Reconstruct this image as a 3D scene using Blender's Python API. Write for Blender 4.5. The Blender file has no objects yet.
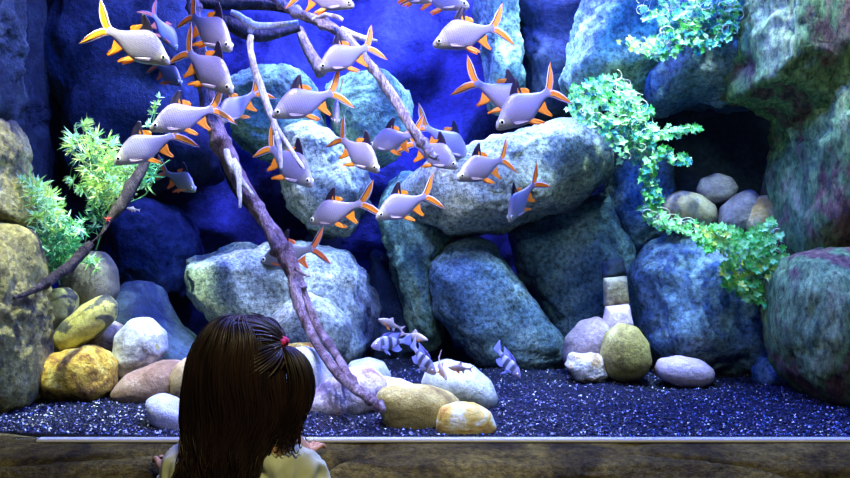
import bpy, bmesh, math, random
from mathutils import Vector, Matrix, noise
random.seed(7)
PI = math.pi
F = 816.0
CAMZ = 0.468
CAMY = -1.9
scene = bpy.context.scene
COL = scene.collection


def P(px, py, d):
    """world point that stands at distance d (along the view axis) on the ray of a photo pixel"""
    return Vector(((px - 425) / F * d, d + CAMY, CAMZ - (py - 239) / F * d))


# ------------------------------------------------------------------ tagging
def tag(o, label=None, cat=None, group=None, kind=None):
    if label: o['label'] = label
    if cat: o['category'] = cat
    if group: o['group'] = group
    if kind: o['kind'] = kind
    return o


def link_mesh(name, me, mats=None, parent=None, loc=None, smooth=True):
    if mats is not None:
        if not isinstance(mats, (list, tuple)): mats = [mats]
        for m in mats: me.materials.append(m)
    if smooth:
        me.polygons.foreach_set('use_smooth', [True] * len(me.polygons))
    o = bpy.data.objects.new(name, me)
    COL.objects.link(o)
    if parent is not None: o.parent = parent
    if loc is not None: o.location = loc
    return o


def py_mesh(name, verts, faces, mats=None, parent=None, loc=None, smooth=True, midx=None):
    me = bpy.data.meshes.new(name)
    me.from_pydata([tuple(v) for v in verts], [], faces)
    if midx: me.polygons.foreach_set('material_index', midx)
    me.update()
    return link_mesh(name, me, mats, parent, loc, smooth)


def empty(name, loc=(0, 0, 0)):
    o = bpy.data.objects.new(name, None)
    o.empty_display_size = .05
    COL.objects.link(o)
    o.location = loc
    return o


def copy_tree(o, parent=None):
    c = o.copy(); COL.objects.link(c)
    if parent is not None: c.parent = parent
    for ch in list(o.children): copy_tree(ch, c)
    return c


def fbm(p, octaves=4):
    a, s, t = 1.0, 1.0, 0.0
    for _ in range(octaves):
        t += a * noise.noise(p * s); a *= .5; s *= 2.1
    return t


# ------------------------------------------------------------------ materials
def new_mat(name):
    m = bpy.data.materials.new(name); m.use_nodes = True
    nt = m.node_tree
    for n in list(nt.nodes): nt.nodes.remove(n)
    out = nt.nodes.new('ShaderNodeOutputMaterial')
    return m, nt, out


def principled(nt, out, rough=.6, spec=.3, metallic=0.0):
    b = nt.nodes.new('ShaderNodeBsdfPrincipled')
    b.inputs['Roughness'].default_value = rough
    b.inputs['Metallic'].default_value = metallic
    b.inputs['Specular IOR Level'].default_value = spec
    nt.links.new(b.outputs[0], out.inputs['Surface'])
    return b


def plain(name, col, rough=.6, spec=.3, metallic=0., sub=0., vary=0.0, vscale=8., translucent=0.0):
    m, nt, out = new_mat(name)
    b = principled(nt, out, rough, spec, metallic)
    b.inputs['Base Color'].default_value = (*col, 1)
    if vary:
        tc = nt.nodes.new('ShaderNodeTexCoord')
        n = nt.nodes.new('ShaderNodeTexNoise'); n.inputs['Scale'].default_value = vscale; n.inputs['Detail'].default_value = 4
        nt.links.new(tc.outputs['Object'], n.inputs['Vector'])
        r = nt.nodes.new('ShaderNodeValToRGB')
        r.color_ramp.elements[0].position = .3; r.color_ramp.elements[1].position = .7
        r.color_ramp.elements[0].color = tuple(c * (1 - vary) for c in col) + (1,)
        r.color_ramp.elements[1].color = tuple(min(1, c * (1 + vary)) for c in col) + (1,)
        nt.links.new(n.outputs['Fac'], r.inputs[0]); nt.links.new(r.outputs[0], b.inputs['Base Color'])
    if translucent:
        t = nt.nodes.new('ShaderNodeBsdfTranslucent'); t.inputs[0].default_value = (*col, 1)
        mx = nt.nodes.new('ShaderNodeMixShader'); mx.inputs[0].default_value = translucent
        nt.links.new(b.outputs[0], mx.inputs[1]); nt.links.new(t.outputs[0], mx.inputs[2])
        nt.links.new(mx.outputs[0], out.inputs['Surface'])
    return m


_rm = {}


def rock_mat(name, cols, scale=6., fine=60., grain=.35, bump=.5, seed=0., rough=.75, sharp=0.0, stretch=(1, 1, 1), spots=None):
    """mottled stone: cols = [(pos, (r,g,b)), ...] along a noise, with grain, pits and cracks"""
    if name in _rm: return _rm[name]
    m, nt, out = new_mat(name)
    b = principled(nt, out, rough, .25)
    tc = nt.nodes.new('ShaderNodeTexCoord')
    mp = nt.nodes.new('ShaderNodeMapping')
    mp.inputs['Location'].default_value = (seed * 3.1, seed * 1.7, seed * .9)
    mp.inputs['Scale'].default_value = stretch
    nt.links.new(tc.outputs['Object'], mp.inputs['Vector'])
    n1 = nt.nodes.new('ShaderNodeTexNoise')
    n1.inputs['Scale'].default_value = scale; n1.inputs['Detail'].default_value = 6; n1.inputs['Roughness'].default_value = .6
    n1.inputs['Distortion'].default_value = .8
    nt.links.new(mp.outputs[0], n1.inputs['Vector'])
    r = nt.nodes.new('ShaderNodeValToRGB')
    els = r.color_ramp.elements
    while len(els) < len(cols): els.new(.5)
    for e, (p, c) in zip(els, cols):
        e.position = p; e.color = (*c, 1)
    nt.links.new(n1.outputs['Fac'], r.inputs[0])
    n2 = nt.nodes.new('ShaderNodeTexNoise')
    n2.inputs['Scale'].default_value = fine; n2.inputs['Detail'].default_value = 8; n2.inputs['Roughness'].default_value = .7
    nt.links.new(mp.outputs[0], n2.inputs['Vector'])
    mr = nt.nodes.new('ShaderNodeMapRange')
    mr.inputs['From Min'].default_value = .36; mr.inputs['From Max'].default_value = .64
    mr.inputs['To Min'].default_value = 1 - grain; mr.inputs['To Max'].default_value = 1 + grain * .6
    nt.links.new(n2.outputs['Fac'], mr.inputs['Value'])
    mul = nt.nodes.new('ShaderNodeVectorMath'); mul.operation = 'SCALE'
    nt.links.new(r.outputs[0], mul.inputs[0]); nt.links.new(mr.outputs[0], mul.inputs['Scale'])
    last = mul.outputs[0]
    if spots:
        v = nt.nodes.new('ShaderNodeTexNoise'); v.inputs['Scale'].default_value = spots[0]; v.inputs['Detail'].default_value = 3
        nt.links.new(tc.outputs['Object'], v.inputs['Vector'])
        vr = nt.nodes.new('ShaderNodeValToRGB')
        vr.color_ramp.elements[0].position = spots[1]; vr.color_ramp.elements[1].position = spots[1] + .06
        vr.color_ramp.elements[0].color = (0, 0, 0, 1); vr.color_ramp.elements[1].color = (1, 1, 1, 1)
        nt.links.new(v.outputs['Fac'], vr.inputs[0])
        mx = nt.nodes.new('ShaderNodeMix'); mx.data_type = 'RGBA'
        mx.inputs['B'].default_value = (*spots[2], 1)
        nt.links.new(vr.outputs[0], mx.inputs['Factor']); nt.links.new(last, mx.inputs['A'])
        last = mx.outputs['Result']
    nt.links.new(last, b.inputs['Base Color'])
    bp = nt.nodes.new('ShaderNodeBump'); bp.inputs['Strength'].default_value = bump; bp.inputs['Distance'].default_value = .03
    n3 = nt.nodes.new('ShaderNodeTexNoise'); n3.inputs['Scale'].default_value = scale * 4; n3.inputs['Detail'].default_value = 9
    n3.inputs['Roughness'].default_value = .68
    nt.links.new(mp.outputs[0], n3.inputs['Vector'])
    nt.links.new(n3.outputs['Fac'], bp.inputs['Height'])
    nt.links.new(bp.outputs[0], b.inputs['Normal'])
    _rm[name] = m
    return m


# ------------------------------------------------------------------ rocks
_ico = {}


def ico(sub):
    if sub not in _ico:
        bm = bmesh.new(); bmesh.ops.create_icosphere(bm, subdivisions=sub, radius=1.0)
        bm.verts.ensure_lookup_table()
        _ico[sub] = ([v.co.copy() for v in bm.verts], [[v.index for v in f.verts] for f in bm.faces]); bm.free()
    return _ico[sub]


def radial(poly, cx, cy, n=180, smooth=3):
    pts = []
    m = len(poly)
    for i in range(m):
        a, b = poly[i], poly[(i + 1) % m]
        for k in range(8):
            t = k / 8; pts.append((a[0] * (1 - t) + b[0] * t, a[1] * (1 - t) + b[1] * t))
    R = [0.0] * n
    for j in range(n):
        th = 2 * PI * j / n; dx, dy = math.cos(th), -math.sin(th)
        best = 0
        for i in range(len(pts)):
            a, b = pts[i], pts[(i + 1) % len(pts)]
            ex, ey = b[0] - a[0], b[1] - a[1]
            den = dx * ey - dy * ex
            if abs(den) < 1e-9: continue
            t = ((a[0] - cx) * ey - (a[1] - cy) * ex) / den
            u = ((a[0] - cx) * dy - (a[1] - cy) * dx) / den
            if t > 0 and -1e-6 <= u <= 1 + 1e-6: best = max(best, t)
        R[j] = best
    for _ in range(smooth):
        R = [(R[j - 1] + 2 * R[j] + R[(j + 1) % n]) / 4 for j in range(n)]
    return R


def rock(name, label, cat, poly, d, T, mat, sub=4, amp=.035, ns=2.2, k=.75, seed=0, group=None, center=None, smooth=3,
         zmin=None, facet=0.0, ridge=0.0, lean=0.0, kind=None):
    """a solid stone: its silhouette in the plane at distance d, T = half thickness in metres"""
    xs = [p[0] for p in poly]; ys = [p[1] for p in poly]
    if center: cx, cy = center
    else: cx, cy = (min(xs) + max(xs)) / 2, (min(ys) + max(ys)) / 2
    R = radial(poly, cx, cy, smooth=smooth)
    n = len(R)
    C = P(cx, cy, d)
    vs, fs = ico(sub)
    out = []
    size = (max(xs) - min(xs) + max(ys) - min(ys)) / 2 / F * d
    for v in vs:
        th = math.atan2(v.z, v.x) % (2 * PI)
        j = th / (2 * PI) * n; j0 = int(j) % n; f = j - int(j)
        r = R[j0] * (1 - f) + R[(j0 + 1) % n] * f
        rho = min(1, math.hypot(v.x, v.z)) ** k
        ypos = math.copysign(abs(v.y) ** .85, v.y) * T
        x = math.cos(th) * rho * r / F * d
        z = math.sin(th) * rho * r / F * d
        out.append(Vector((x, ypos + lean * z, z)))
    me = bpy.data.meshes.new(name)
    me.from_pydata([tuple(v) for v in out], [], fs); me.update()
    off = Vector((seed * 7.31, seed * 3.77, seed * 5.13))
    co = []
    for v, p in zip(me.vertices, out):
        q = p / size * ns + off
        dsp = fbm(q, 5) * amp * size
        if facet:
            dd, _ = noise.voronoi(q * .8)
            dsp += (dd[1] - dd[0] - .3) * facet * size
        if ridge:
            dsp -= ridge * size * max(0, .14 - abs(noise.noise(q * 1.3 + Vector((9, 2, 4))))) * 3
        if sub >= 5:
            dsp += fbm(q * 3.7, 4) * amp * .28 * size
            dd, _ = noise.voronoi(q * 1.9 + Vector((fbm(q * 2, 2), 0, fbm(q * 2 + off, 2))) * .5)
            dsp -= max(0, .10 - (dd[1] - dd[0])) * .22 * size
        w = p + v.normal * dsp
        if zmin is not None and w.z + C.z < zmin: w.z = zmin - C.z
        co.append(w)
    for v, w in zip(me.vertices, co): v.co = w
    me.update()
    o = link_mesh(name, me, mat, loc=C)
    if kind: tag(o, label, cat, group, kind)
    else: tag(o, label, cat, group)
    return o


# palettes -------------------------------------------------------------
BLUEROCK = rock_mat('rock_blue_grey', [(.3, (.02, .05, .09)), (.45, (.06, .13, .20)), (.58, (.14, .24, .30)), (.72, (.30, .38, .36))], 2.6, 60, .75, .7, 11)
BLUEDARK = rock_mat('rock_dark_shade_tone', [(.3, (.006, .012, .03)), (.5, (.016, .03, .06)), (.7, (.045, .07, .11))], 3, 45, .5, .7, 2)  # dark tone paints the shade on unlit rocks; also colours one worn block
SLAB = rock_mat('rock_teal_slab', [(.32, (.04, .08, .10)), (.45, (.10, .18, .21)), (.58, (.22, .32, .30)), (.72, (.40, .45, .30))], 3, 70, .75, .8, 13)
PALE = rock_mat('rock_pale_moss', [(.32, (.06, .06, .07)), (.43, (.17, .21, .18)), (.54, (.36, .42, .28)), (.68, (.58, .58, .32))], 3.4, 70, .75, .8, 14)
TEAL = rock_mat('rock_teal_moss', [(.32, (.04, .07, .08)), (.44, (.10, .20, .15)), (.56, (.26, .44, .27)), (.7, (.45, .56, .28))], 3.6, 60, .75, .8, 15)
PILLAR = rock_mat('rock_green_brown', [(.32, (.10, .04, .03)), (.43, (.20, .11, .07)), (.5, (.12, .22, .07)), (.58, (.24, .37, .11)), (.7, (.42, .40, .17))], 4.5, 50, .75, .8, 6, stretch=(1.5, 1, .55))
LEFTP = rock_mat('rock_yellow_brown', [(.32, (.03, .035, .03)), (.44, (.14, .12, .05)), (.54, (.42, .35, .08)), (.7, (.55, .50, .2))], 7, 60, .5, .9, 7)
DEEP = rock_mat('rock_teal_deep_shade', [(.35, (.003, .006, .009)), (.5, (.007, .014, .017)), (.66, (.02, .035, .035))], 5, 60, .5, .8, 41, rough=.95)  # near-black colour stands in for the shadow behind the left plants
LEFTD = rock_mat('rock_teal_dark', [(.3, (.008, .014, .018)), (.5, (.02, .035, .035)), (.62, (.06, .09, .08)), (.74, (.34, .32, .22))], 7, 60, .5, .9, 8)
WALLM = rock_mat('rock_wall', [(.3, (.008, .010, .05)), (.5, (.018, .022, .10)), (.7, (.04, .05, .17))], 2.5, 35, .45, .8, 9)

# ------------------------------------------------------------------ room shell of the tank


def wall_grid(name, fn, nu, nv, mat, kind='structure'):
    vs, fs = [], []
    for i in range(nu + 1):
        for j in range(nv + 1):
            vs.append(fn(i / nu, j / nv))
    for i in range(nu):
        for j in range(nv):
            a = i * (nv + 1) + j
            fs.append((a, a + nv + 1, a + nv + 2, a + 1))
    o = py_mesh(name, vs, fs, mat); o['kind'] = kind
    return o


def back_fn(u, v):
    x = -3.0 + 6.0 * u; z = -.12 + 2.44 * v
    q = Vector((x * 1.5, z * 1.5, 3.3))
    dd, _ = noise.voronoi(Vector((x * 1.7, z * 1.9, 1.2)))
    y = 1.78 + fbm(q, 6) * .16 - (dd[1] - dd[0]) * .22
    return (x, y, z)


wall_grid('wall_back', back_fn, 260, 110, WALLM)


def left_fn(u, v):
    y = 2.2 * u + .03; z = -.12 + 2.1 * v
    return (-1.75 + fbm(Vector((y * 2, z * 2, 8.1)), 5) * .08 - .35 * u, y, z)


def right_fn(u, v):
    y = 2.2 * (1 - u) + .03; z = -.12 + 2.1 * v
    return (1.95 + fbm(Vector((y * 2, z * 2, 5.1)), 5) * .08 + .35 * (1 - u), y, z)


wall_grid('wall_left', left_fn, 60, 60, LEFTD)
wall_grid('wall_right', right_fn, 60, 60, PILLAR)

# floor of the tank: dark blue-black gravel bed
GRAVBED = rock_mat('gravel_bed', [(.3, (.004, .006, .018)), (.5, (.009, .013, .035)), (.66, (.018, .025, .06))], 60, 240, .6, 1.0, 3, spots=(190, .72, (.5, .5, .6)))


def floor_fn(u, v):
    x = -3.0 + 6.0 * u; y = .028 + 2.2 * v
    h = fbm(Vector((x * 3, y * 3, 0)), 3) * .012 * min(1, y * 4) + fbm(Vector((x * 45, y * 45, 4)), 2) * .003 + .004 * min(1, y * 2)
    if x < -.6: h += .01 * min(1, (-.6 - x) * 3) * max(0, 1 - y)
    return (x, y, h)


wall_grid('floor', floor_fn, 420, 170, GRAVBED)

# loose grains on top of the bed
g1 = plain('gravel_navy', (.012, .017, .05), .35, .6, vary=.5, vscale=30)
g2 = plain('gravel_black', (.008, .012, .035), .3, .6)
g3 = plain('gravel_white', (.62, .62, .70), .5, .5)
g4 = plain('gravel_mauve', (.035, .03, .09), .4, .5)


def gravel():
    vs, fs, mi = [], [], []
    base = [Vector(p).normalized() for p in ((1, 0, 0), (-1, 0, 0), (0, 1, 0), (0, -1, 0), (0, 0, 1), (0, 0, -1))]
    tri = [(0, 2, 4), (2, 1, 4), (1, 3, 4), (3, 0, 4), (2, 0, 5), (1, 2, 5), (3, 1, 5), (0, 3, 5)]
    for i in range(26000):
        y = .035 + 1.25 * random.random() ** 1.5
        d = y - CAMY
        x = random.uniform(-.56, .56) * d
        s = random.uniform(.0022, .0050)
        r = random.random()
        white = .02 + (.06 if x < -.45 else 0)
        m = 2 if r < white else (3 if r < white + .12 else (1 if r < .5 else 0))
        if m == 2: s *= random.uniform(.5, 1.0) * (1.25 if x < -.55 else 1)
        rot = Matrix.Rotation(random.random() * 6.28, 3, Vector((random.random(), random.random(), random.random() + .1)).normalized())
        z = floor_fn((x + 3) / 6, (y - .028) / 2.2)[2] + s * .3
        b0 = len(vs)
        sx, sy, sz = random.uniform(.7, 1.4), random.uniform(.7, 1.4), random.uniform(.6, 1)
        for p in base:
            q = rot @ Vector((p.x * sx, p.y * sy, p.z * sz)) * s
            vs.append((x + q.x, y + q.y, z + q.z))
        for t in tri: fs.append(tuple(b0 + k for k in t)); mi.append(m)
    o = py_mesh('gravel', vs, fs, [g1, g2, g3, g4], smooth=False, midx=mi)
    tag(o, 'loose navy blue and white gravel grains covering the tank floor', 'gravel', kind='stuff')


gravel()

# ------------------------------------------------------------------ glass, trim, ledge, viewer's room


def box(name, lo, hi, mat, parent=None, bevel=0.0):
    bm = bmesh.new()
    bmesh.ops.create_cube(bm, size=1)
    for v in bm.verts:
        v.co = Vector(((lo[i] + hi[i]) / 2 + v.co[i] * (hi[i] - lo[i]) for i in range(3)))
    if bevel: bmesh.ops.bevel(bm, geom=bm.edges[:], offset=bevel, segments=2, affect='EDGES')
    me = bpy.data.meshes.new(name); bm.to_mesh(me); bm.free()
    return link_mesh(name, me, mat, parent, smooth=False)


def glass_mat():
    m, nt, out = new_mat('aquarium_glass')
    t = nt.nodes.new('ShaderNodeBsdfTransparent'); t.inputs[0].default_value = (.97, .985, .99, 1)
    g = nt.nodes.new('ShaderNodeBsdfGlossy'); g.inputs['Roughness'].default_value = .01
    f = nt.nodes.new('ShaderNodeFresnel'); f.inputs[0].default_value = 1.45
    mu = nt.nodes.new('ShaderNodeMath'); mu.operation = 'MULTIPLY'; mu.inputs[1].default_value = .5
    mx = nt.nodes.new('ShaderNodeMixShader')
    nt.links.new(f.outputs[0], mu.inputs[0]); nt.links.new(mu.outputs[0], mx.inputs[0])
    nt.links.new(t.outputs[0], mx.inputs[1]); nt.links.new(g.outputs[0], mx.inputs[2])
    nt.links.new(mx.outputs[0], out.inputs['Surface'])
    return m


w = box('window_1', (-2.6, -.008, 0.004), (2.6, .012, 1.78), glass_mat()); w['kind'] = 'structure'
strip = plain('sealant_white', (.86, .87, .9), .4, .5)
xl = (38 - 425) / F * 1.9
o = box('trim_1', (xl, -.011, -.004), (2.6, .014, .004), strip, bevel=.002); o['kind'] = 'structure'

LEDGE = rock_mat('rock_ledge', [(.36, (.04, .03, .008)), (.5, (.15, .115, .022)), (.66, (.28, .225, .05))], 6, 70, .6, 1.0, 12, stretch=(1, 1.1, 1.2))


def ledge_fn(u, v):
    x = -2.6 + 5.2 * u
    prof = [(.026, -.006), (-.012, -.005), (-.06, -.012), (-.12, -.028), (-.155, -.06), (-.165, -.15), (-.17, -.4), (-.18, -.66)]
    t = v * (len(prof) - 1); i = min(int(t), len(prof) - 2); f = t - i
    y = prof[i][0] * (1 - f) + prof[i + 1][0] * f; z = prof[i][1] * (1 - f) + prof[i + 1][1] * f
    a = min(1, max(0, (-.004 - y) * 12))
    nz = fbm(Vector((x * 2.2, y * 7 + z * 5, 2.7)), 6)
    cr = max(0, .09 - abs(noise.noise(Vector((x * 1.3, y * 6 + z * 4, 7.7))))) * -.35
    z += a * (nz * .013 + cr)
    y += min(1, max(0, (-.1 - y) * 15)) * nz * .03
    if x < xl + .03:
        z += min(1, (xl + .03 - x) * 8) * .016 * max(0, 1 - v * 1.5)
    return (x, y, z)


def ledge2(u, v): return ledge_fn(1 - u, v)


wall_grid('wall_front', ledge2, 500, 90, LEDGE)
FL = rock_mat('floor_stone', [(.3, (.03, .025, .02)), (.7, (.07, .06, .05))], 5, 50, .3, .3, 13)
o = box('floor_visitor', (-3, -3.6, -.70), (3, -.1, -.62), FL); o['kind'] = 'structure'
o = box('ceiling', (-3.4, -.2, 2.32), (3.4, 2.6, 2.38), plain('ceiling_black', (.02, .02, .025), .9)); o['kind'] = 'structure'
o = box('wall_above', (-3.4, -.22, 1.78), (3.4, .02, 2.32), plain('fascia_black', (.02, .02, .02), .8)); o['kind'] = 'structure'

# water body


def water():
    m, nt, out = new_mat('water_volume')
    ab = nt.nodes.new('ShaderNodeVolumeAbsorption')
    ab.inputs['Color'].default_value = (.12, .62, 1.0, 1); ab.inputs['Density'].default_value = .30
    nt.links.new(ab.outputs[0], out.inputs['Volume'])
    o = box('water', (-2.5, .02, -.08), (2.5, 2.3, 1.66), m)
    tag(o, 'clear blue water filling the aquarium', 'water', kind='structure')


water()

# ------------------------------------------------------------------ background rockwork
B = 'boulders of the tank rockwork'
rock('boulder', 'tall green and brown rock pillar on the right above the large round base boulder', 'boulder',
     [(800, -60), (796, 60), (793, 110), (788, 150), (784, 190), (780, 225), (784, 262), (900, 272), (905, -60)], 2.66, .30, PILLAR, 5, .05, 5, .5, 3, smooth=3, ridge=.05)
rock('boulder', 'overhanging green and brown rock beside the highest ivy, forming the cave roof', 'boulder',
     [(744, -60), (742, 40), (734, 100), (756, 98), (776, 104), (792, 118), (815, 135), (850, 60), (850, -60)], 2.68, .30, PILLAR, 5, .05, 4, .5, 43, smooth=3, ridge=.05)
rock('boulder', 'added rock face coloured dark as the cave shade behind the cave stones', 'boulder',
     [(640, 90), (790, 90), (800, 240), (640, 240)], 3.3, .14, BLUEDARK, 4, .05, 4, .5, 44, smooth=0)  # added rock; its dark colour stands in for the cave's shade
rock('boulder', 'big rounded green base boulder below the right rock pillar', 'boulder',
     [(788, 258), (776, 285), (774, 325), (784, 372), (812, 402), (850, 416), (905, 420), (905, 250), (840, 246)], 2.42, .26, PILLAR, 5, .03, 3, .7, 4, smooth=2, zmin=-.03)
rock('boulder', 'large blue boulder under the four cave stones', 'boulder',
     [(655, 243), (690, 230), (735, 238), (765, 268), (778, 310), (772, 352), (762, 376), (715, 380), (660, 374), (636, 345), (628, 300), (630, 262)], 2.95, .3, BLUEROCK, 5, .05, 2.6, .62, 6, smooth=3, facet=.05, ridge=.05, zmin=-.03)
rock('boulder', 'diagonal teal slab boulder leaning behind the striped fish', 'boulder',
     [(426, 262), (450, 243), (474, 237), (498, 250), (530, 292), (566, 340), (572, 362), (540, 376), (490, 372), (455, 345), (430, 312)], 3.02, .16, SLAB, 5, .03, 3, .6, 7, smooth=3, ridge=.03, zmin=-.03)
rock('boulder', 'blocky dark blue boulder between the diagonal slab and the cave boulder', 'boulder',
     [(506, 232), (556, 206), (608, 194), (628, 236), (636, 300), (628, 368), (575, 372), (545, 320), (516, 270)], 3.25, .2, BLUEROCK, 5, .04, 3, .5, 8, smooth=0, facet=.04, zmin=-.03)
rock('boulder', 'long pale mossy boulder lying across the middle behind the fish', 'boulder',
     [(398, 186), (430, 162), (490, 142), (552, 118), (592, 124), (612, 145), (610, 180), (560, 212), (500, 232), (440, 240), (402, 222)], 3.1, .32, PALE, 5, .04, 3, .6, 9, smooth=3, ridge=.03)
rock('boulder', 'upright mossy boulder in the middle, left of the diagonal slab', 'boulder',
     [(376, 215), (384, 184), (404, 168), (428, 176), (442, 205), (452, 240), (438, 262), (434, 300), (446, 345), (420, 352), (400, 300), (386, 255)], 3.12, .18, TEAL, 5, .05, 3, .6, 10, smooth=3, ridge=.05)
rock('boulder', 'dark blue boulder at the tank floor behind the small striped fish', 'boulder',
     [(372, 250), (400, 262), (440, 290), (455, 330), (452, 374), (360, 374), (356, 300)], 3.3, .2, BLUEDARK, 5, .05, 3, .6, 31, smooth=3, facet=.05, zmin=-.03)
rock('boulder', 'broad pale boulder behind the lower fork of the driftwood', 'boulder',
     [(186, 258), (225, 248), (262, 246), (300, 240), (345, 246), (368, 272), (379, 308), (376, 345), (352, 366), (290, 366), (250, 340), (215, 320), (194, 290)], 3.0, .3, PALE, 5, .05, 3.2, .6, 11, smooth=3, facet=.06, ridge=.04, zmin=-.03)
rock('boulder', 'light mossy boulder just behind the girl hair tie', 'boulder',
     [(270, 318), (285, 300), (310, 292), (334, 300), (352, 322), (350, 350), (330, 368), (290, 368), (272, 345)], 2.72, .12, PALE, 4, .05, 2.6, .65, 12, smooth=3, ridge=.04, zmin=-.03)
rock('boulder', 'pale teal boulder high behind the bare white twig', 'boulder',
     [(224, 100), (232, 80), (262, 66), (298, 68), (318, 92), (326, 130), (300, 165), (262, 160), (236, 140)], 3.15, .2, TEAL, 5, .05, 3, .6, 13, smooth=3, ridge=.04)
rock('boulder', 'yellow green boulder standing under the fish left of centre', 'boulder',
     [(284, 128), (310, 120), (340, 140), (366, 170), (372, 205), (350, 236), (312, 236), (290, 210), (280, 165)], 3.05, .18, PALE, 5, .06, 3, .6, 14, smooth=3, ridge=.05)
rock('boulder', 'teal boulder behind the long diagonal driftwood branch', 'boulder',
     [(326, 92), (350, 74), (386, 72), (410, 96), (414, 140), (396, 162), (362, 170), (336, 140)], 3.2, .2, TEAL, 5, .05, 3, .6, 15, smooth=3, ridge=.04)
rock('boulder', 'low blue boulder behind the white and yellow stone', 'boulder',
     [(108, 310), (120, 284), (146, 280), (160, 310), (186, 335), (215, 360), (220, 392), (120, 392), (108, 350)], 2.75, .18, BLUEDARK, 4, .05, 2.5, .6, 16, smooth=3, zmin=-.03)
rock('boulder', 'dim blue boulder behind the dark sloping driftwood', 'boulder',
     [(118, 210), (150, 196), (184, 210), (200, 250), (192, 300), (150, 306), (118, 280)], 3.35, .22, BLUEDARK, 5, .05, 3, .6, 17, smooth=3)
rock('boulder', 'pale teal boulder at the top behind the highest ivy', 'boulder',
     [(590, -60), (582, 10), (568, 50), (560, 90), (580, 112), (640, 108), (668, 92), (680, 40), (678, -60)], 3.1, .26, TEAL, 5, .05, 3, .6, 18, smooth=3, ridge=.04)
rock('boulder', 'dark overhanging boulder above the cave mouth', 'boulder',
     [(640, 60), (636, 100), (648, 122), (690, 108), (740, 108), (775, 102), (790, 60), (770, -60), (660, -60)], 3.0, .3, BLUEROCK, 5, .05, 3.2, .6, 19, smooth=3, facet=.06)
rock('boulder', 'narrow teal boulder at the top behind the upper middle fish', 'boulder',
     [(470, -50), (478, 10), (486, 60), (486, 105), (504, 124), (524, 92), (520, 30), (512, -50)], 3.35, .16, TEAL, 5, .06, 3, .6, 20, smooth=3, facet=.05)
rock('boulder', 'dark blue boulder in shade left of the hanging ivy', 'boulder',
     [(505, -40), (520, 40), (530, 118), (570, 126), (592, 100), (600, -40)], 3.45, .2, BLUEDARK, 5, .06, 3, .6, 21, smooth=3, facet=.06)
rock('boulder', 'blue boulder behind the hanging ivy strand', 'boulder',
     [(600, 140), (632, 130), (664, 150), (672, 200), (655, 250), (622, 262), (604, 215)], 3.3, .2, BLUEROCK, 5, .05, 3, .6, 22, smooth=3, facet=.05)
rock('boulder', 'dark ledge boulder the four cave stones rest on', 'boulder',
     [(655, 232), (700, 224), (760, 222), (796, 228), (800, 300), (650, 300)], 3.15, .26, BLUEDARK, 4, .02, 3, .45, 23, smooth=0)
rock('boulder', 'small blue boulder low beside the right base boulder', 'boulder',
     [(754, 372), (762, 358), (778, 356), (790, 370), (790, 386), (756, 384)], 2.66, .08, BLUEROCK, 4, .04, 2.4, .7, 24, smooth=3, zmin=-.02)
rock('boulder', 'yellow brown lower rock pillar at the left edge', 'boulder',
     [(-40, 222), (22, 224), (33, 238), (35, 262), (38, 320), (41, 370), (36, 402), (15, 418), (-40, 420)], 2.25, .16, LEFTP, 5, .035, 4, .5, 25, smooth=3, ridge=.05, zmin=-.03)
rock('boulder', 'yellowish upper rock pillar at the left edge', 'boulder',
     [(-40, 122), (10, 118), (18, 140), (20, 175), (26, 200), (34, 224), (-40, 232)], 2.4, .15, LEFTP, 5, .04, 4, .5, 26, smooth=3, ridge=.05)
rock('boulder', 'dark teal rock column in the upper left corner', 'boulder',
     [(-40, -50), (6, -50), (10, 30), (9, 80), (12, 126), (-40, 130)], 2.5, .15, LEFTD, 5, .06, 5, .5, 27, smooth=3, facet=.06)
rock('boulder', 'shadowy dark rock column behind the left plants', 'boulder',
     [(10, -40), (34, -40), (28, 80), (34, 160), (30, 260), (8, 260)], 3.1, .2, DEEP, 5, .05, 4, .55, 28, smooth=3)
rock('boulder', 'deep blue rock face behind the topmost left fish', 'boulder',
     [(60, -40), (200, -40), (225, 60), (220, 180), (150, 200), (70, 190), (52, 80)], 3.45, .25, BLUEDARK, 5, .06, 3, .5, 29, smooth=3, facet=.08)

# ------------------------------------------------------------------ loose stones
G = 'loose river stones on the tank floor'


def stone(label, poly, d, T, mat, amp=.025, ns=2.0, k=.8, seed=0, sub=4, group=G, zmin=-.02, **kw):
    return rock('river_stone', label, 'stone', poly, d, T, mat, sub, amp, ns, k, seed, group, zmin=zmin, **{**dict(smooth=5), **kw})


yel = rock_mat('stone_yellow', [(.32, (.10, .045, .015)), (.42, (.40, .20, .03)), (.52, (.72, .44, .04)), (.66, (.85, .66, .14))], 18, 80, .4, .8, 1)
yelblk = rock_mat('stone_yellow_black', [(.40, (.05, .05, .035)), (.5, (.13, .12, .07)), (.54, (.50, .44, .10)), (.7, (.62, .56, .18))], 8, 70, .3, .4, 2.5)
greybrn = rock_mat('stone_grey_brown', [(.3, (.07, .06, .05)), (.5, (.13, .11, .08)), (.66, (.20, .17, .12))], 6, 90, .3, .4, 3)
brn = rock_mat('stone_brown', [(.3, (.18, .09, .05)), (.5, (.32, .19, .12)), (.7, (.42, .29, .2))], 8, 80, .3, .4, 4)
brnw = rock_mat('stone_brown_speckled', [(.35, (.12, .07, .05)), (.5, (.30, .22, .15)), (.62, (.5, .44, .36))], 16, 90, .4, .8, 5)
whyel = rock_mat('stone_white_yellow', [(.33, (.12, .10, .10)), (.45, (.42, .42, .42)), (.54, (.66, .67, .66)), (.62, (.62, .56, .16))], 8, 70, .35, .5, 6.3)
tan = rock_mat('stone_tan', [(.3, (.4, .26, .12)), (.7, (.62, .46, .26))], 7, 70, .25, .3, 7)
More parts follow.
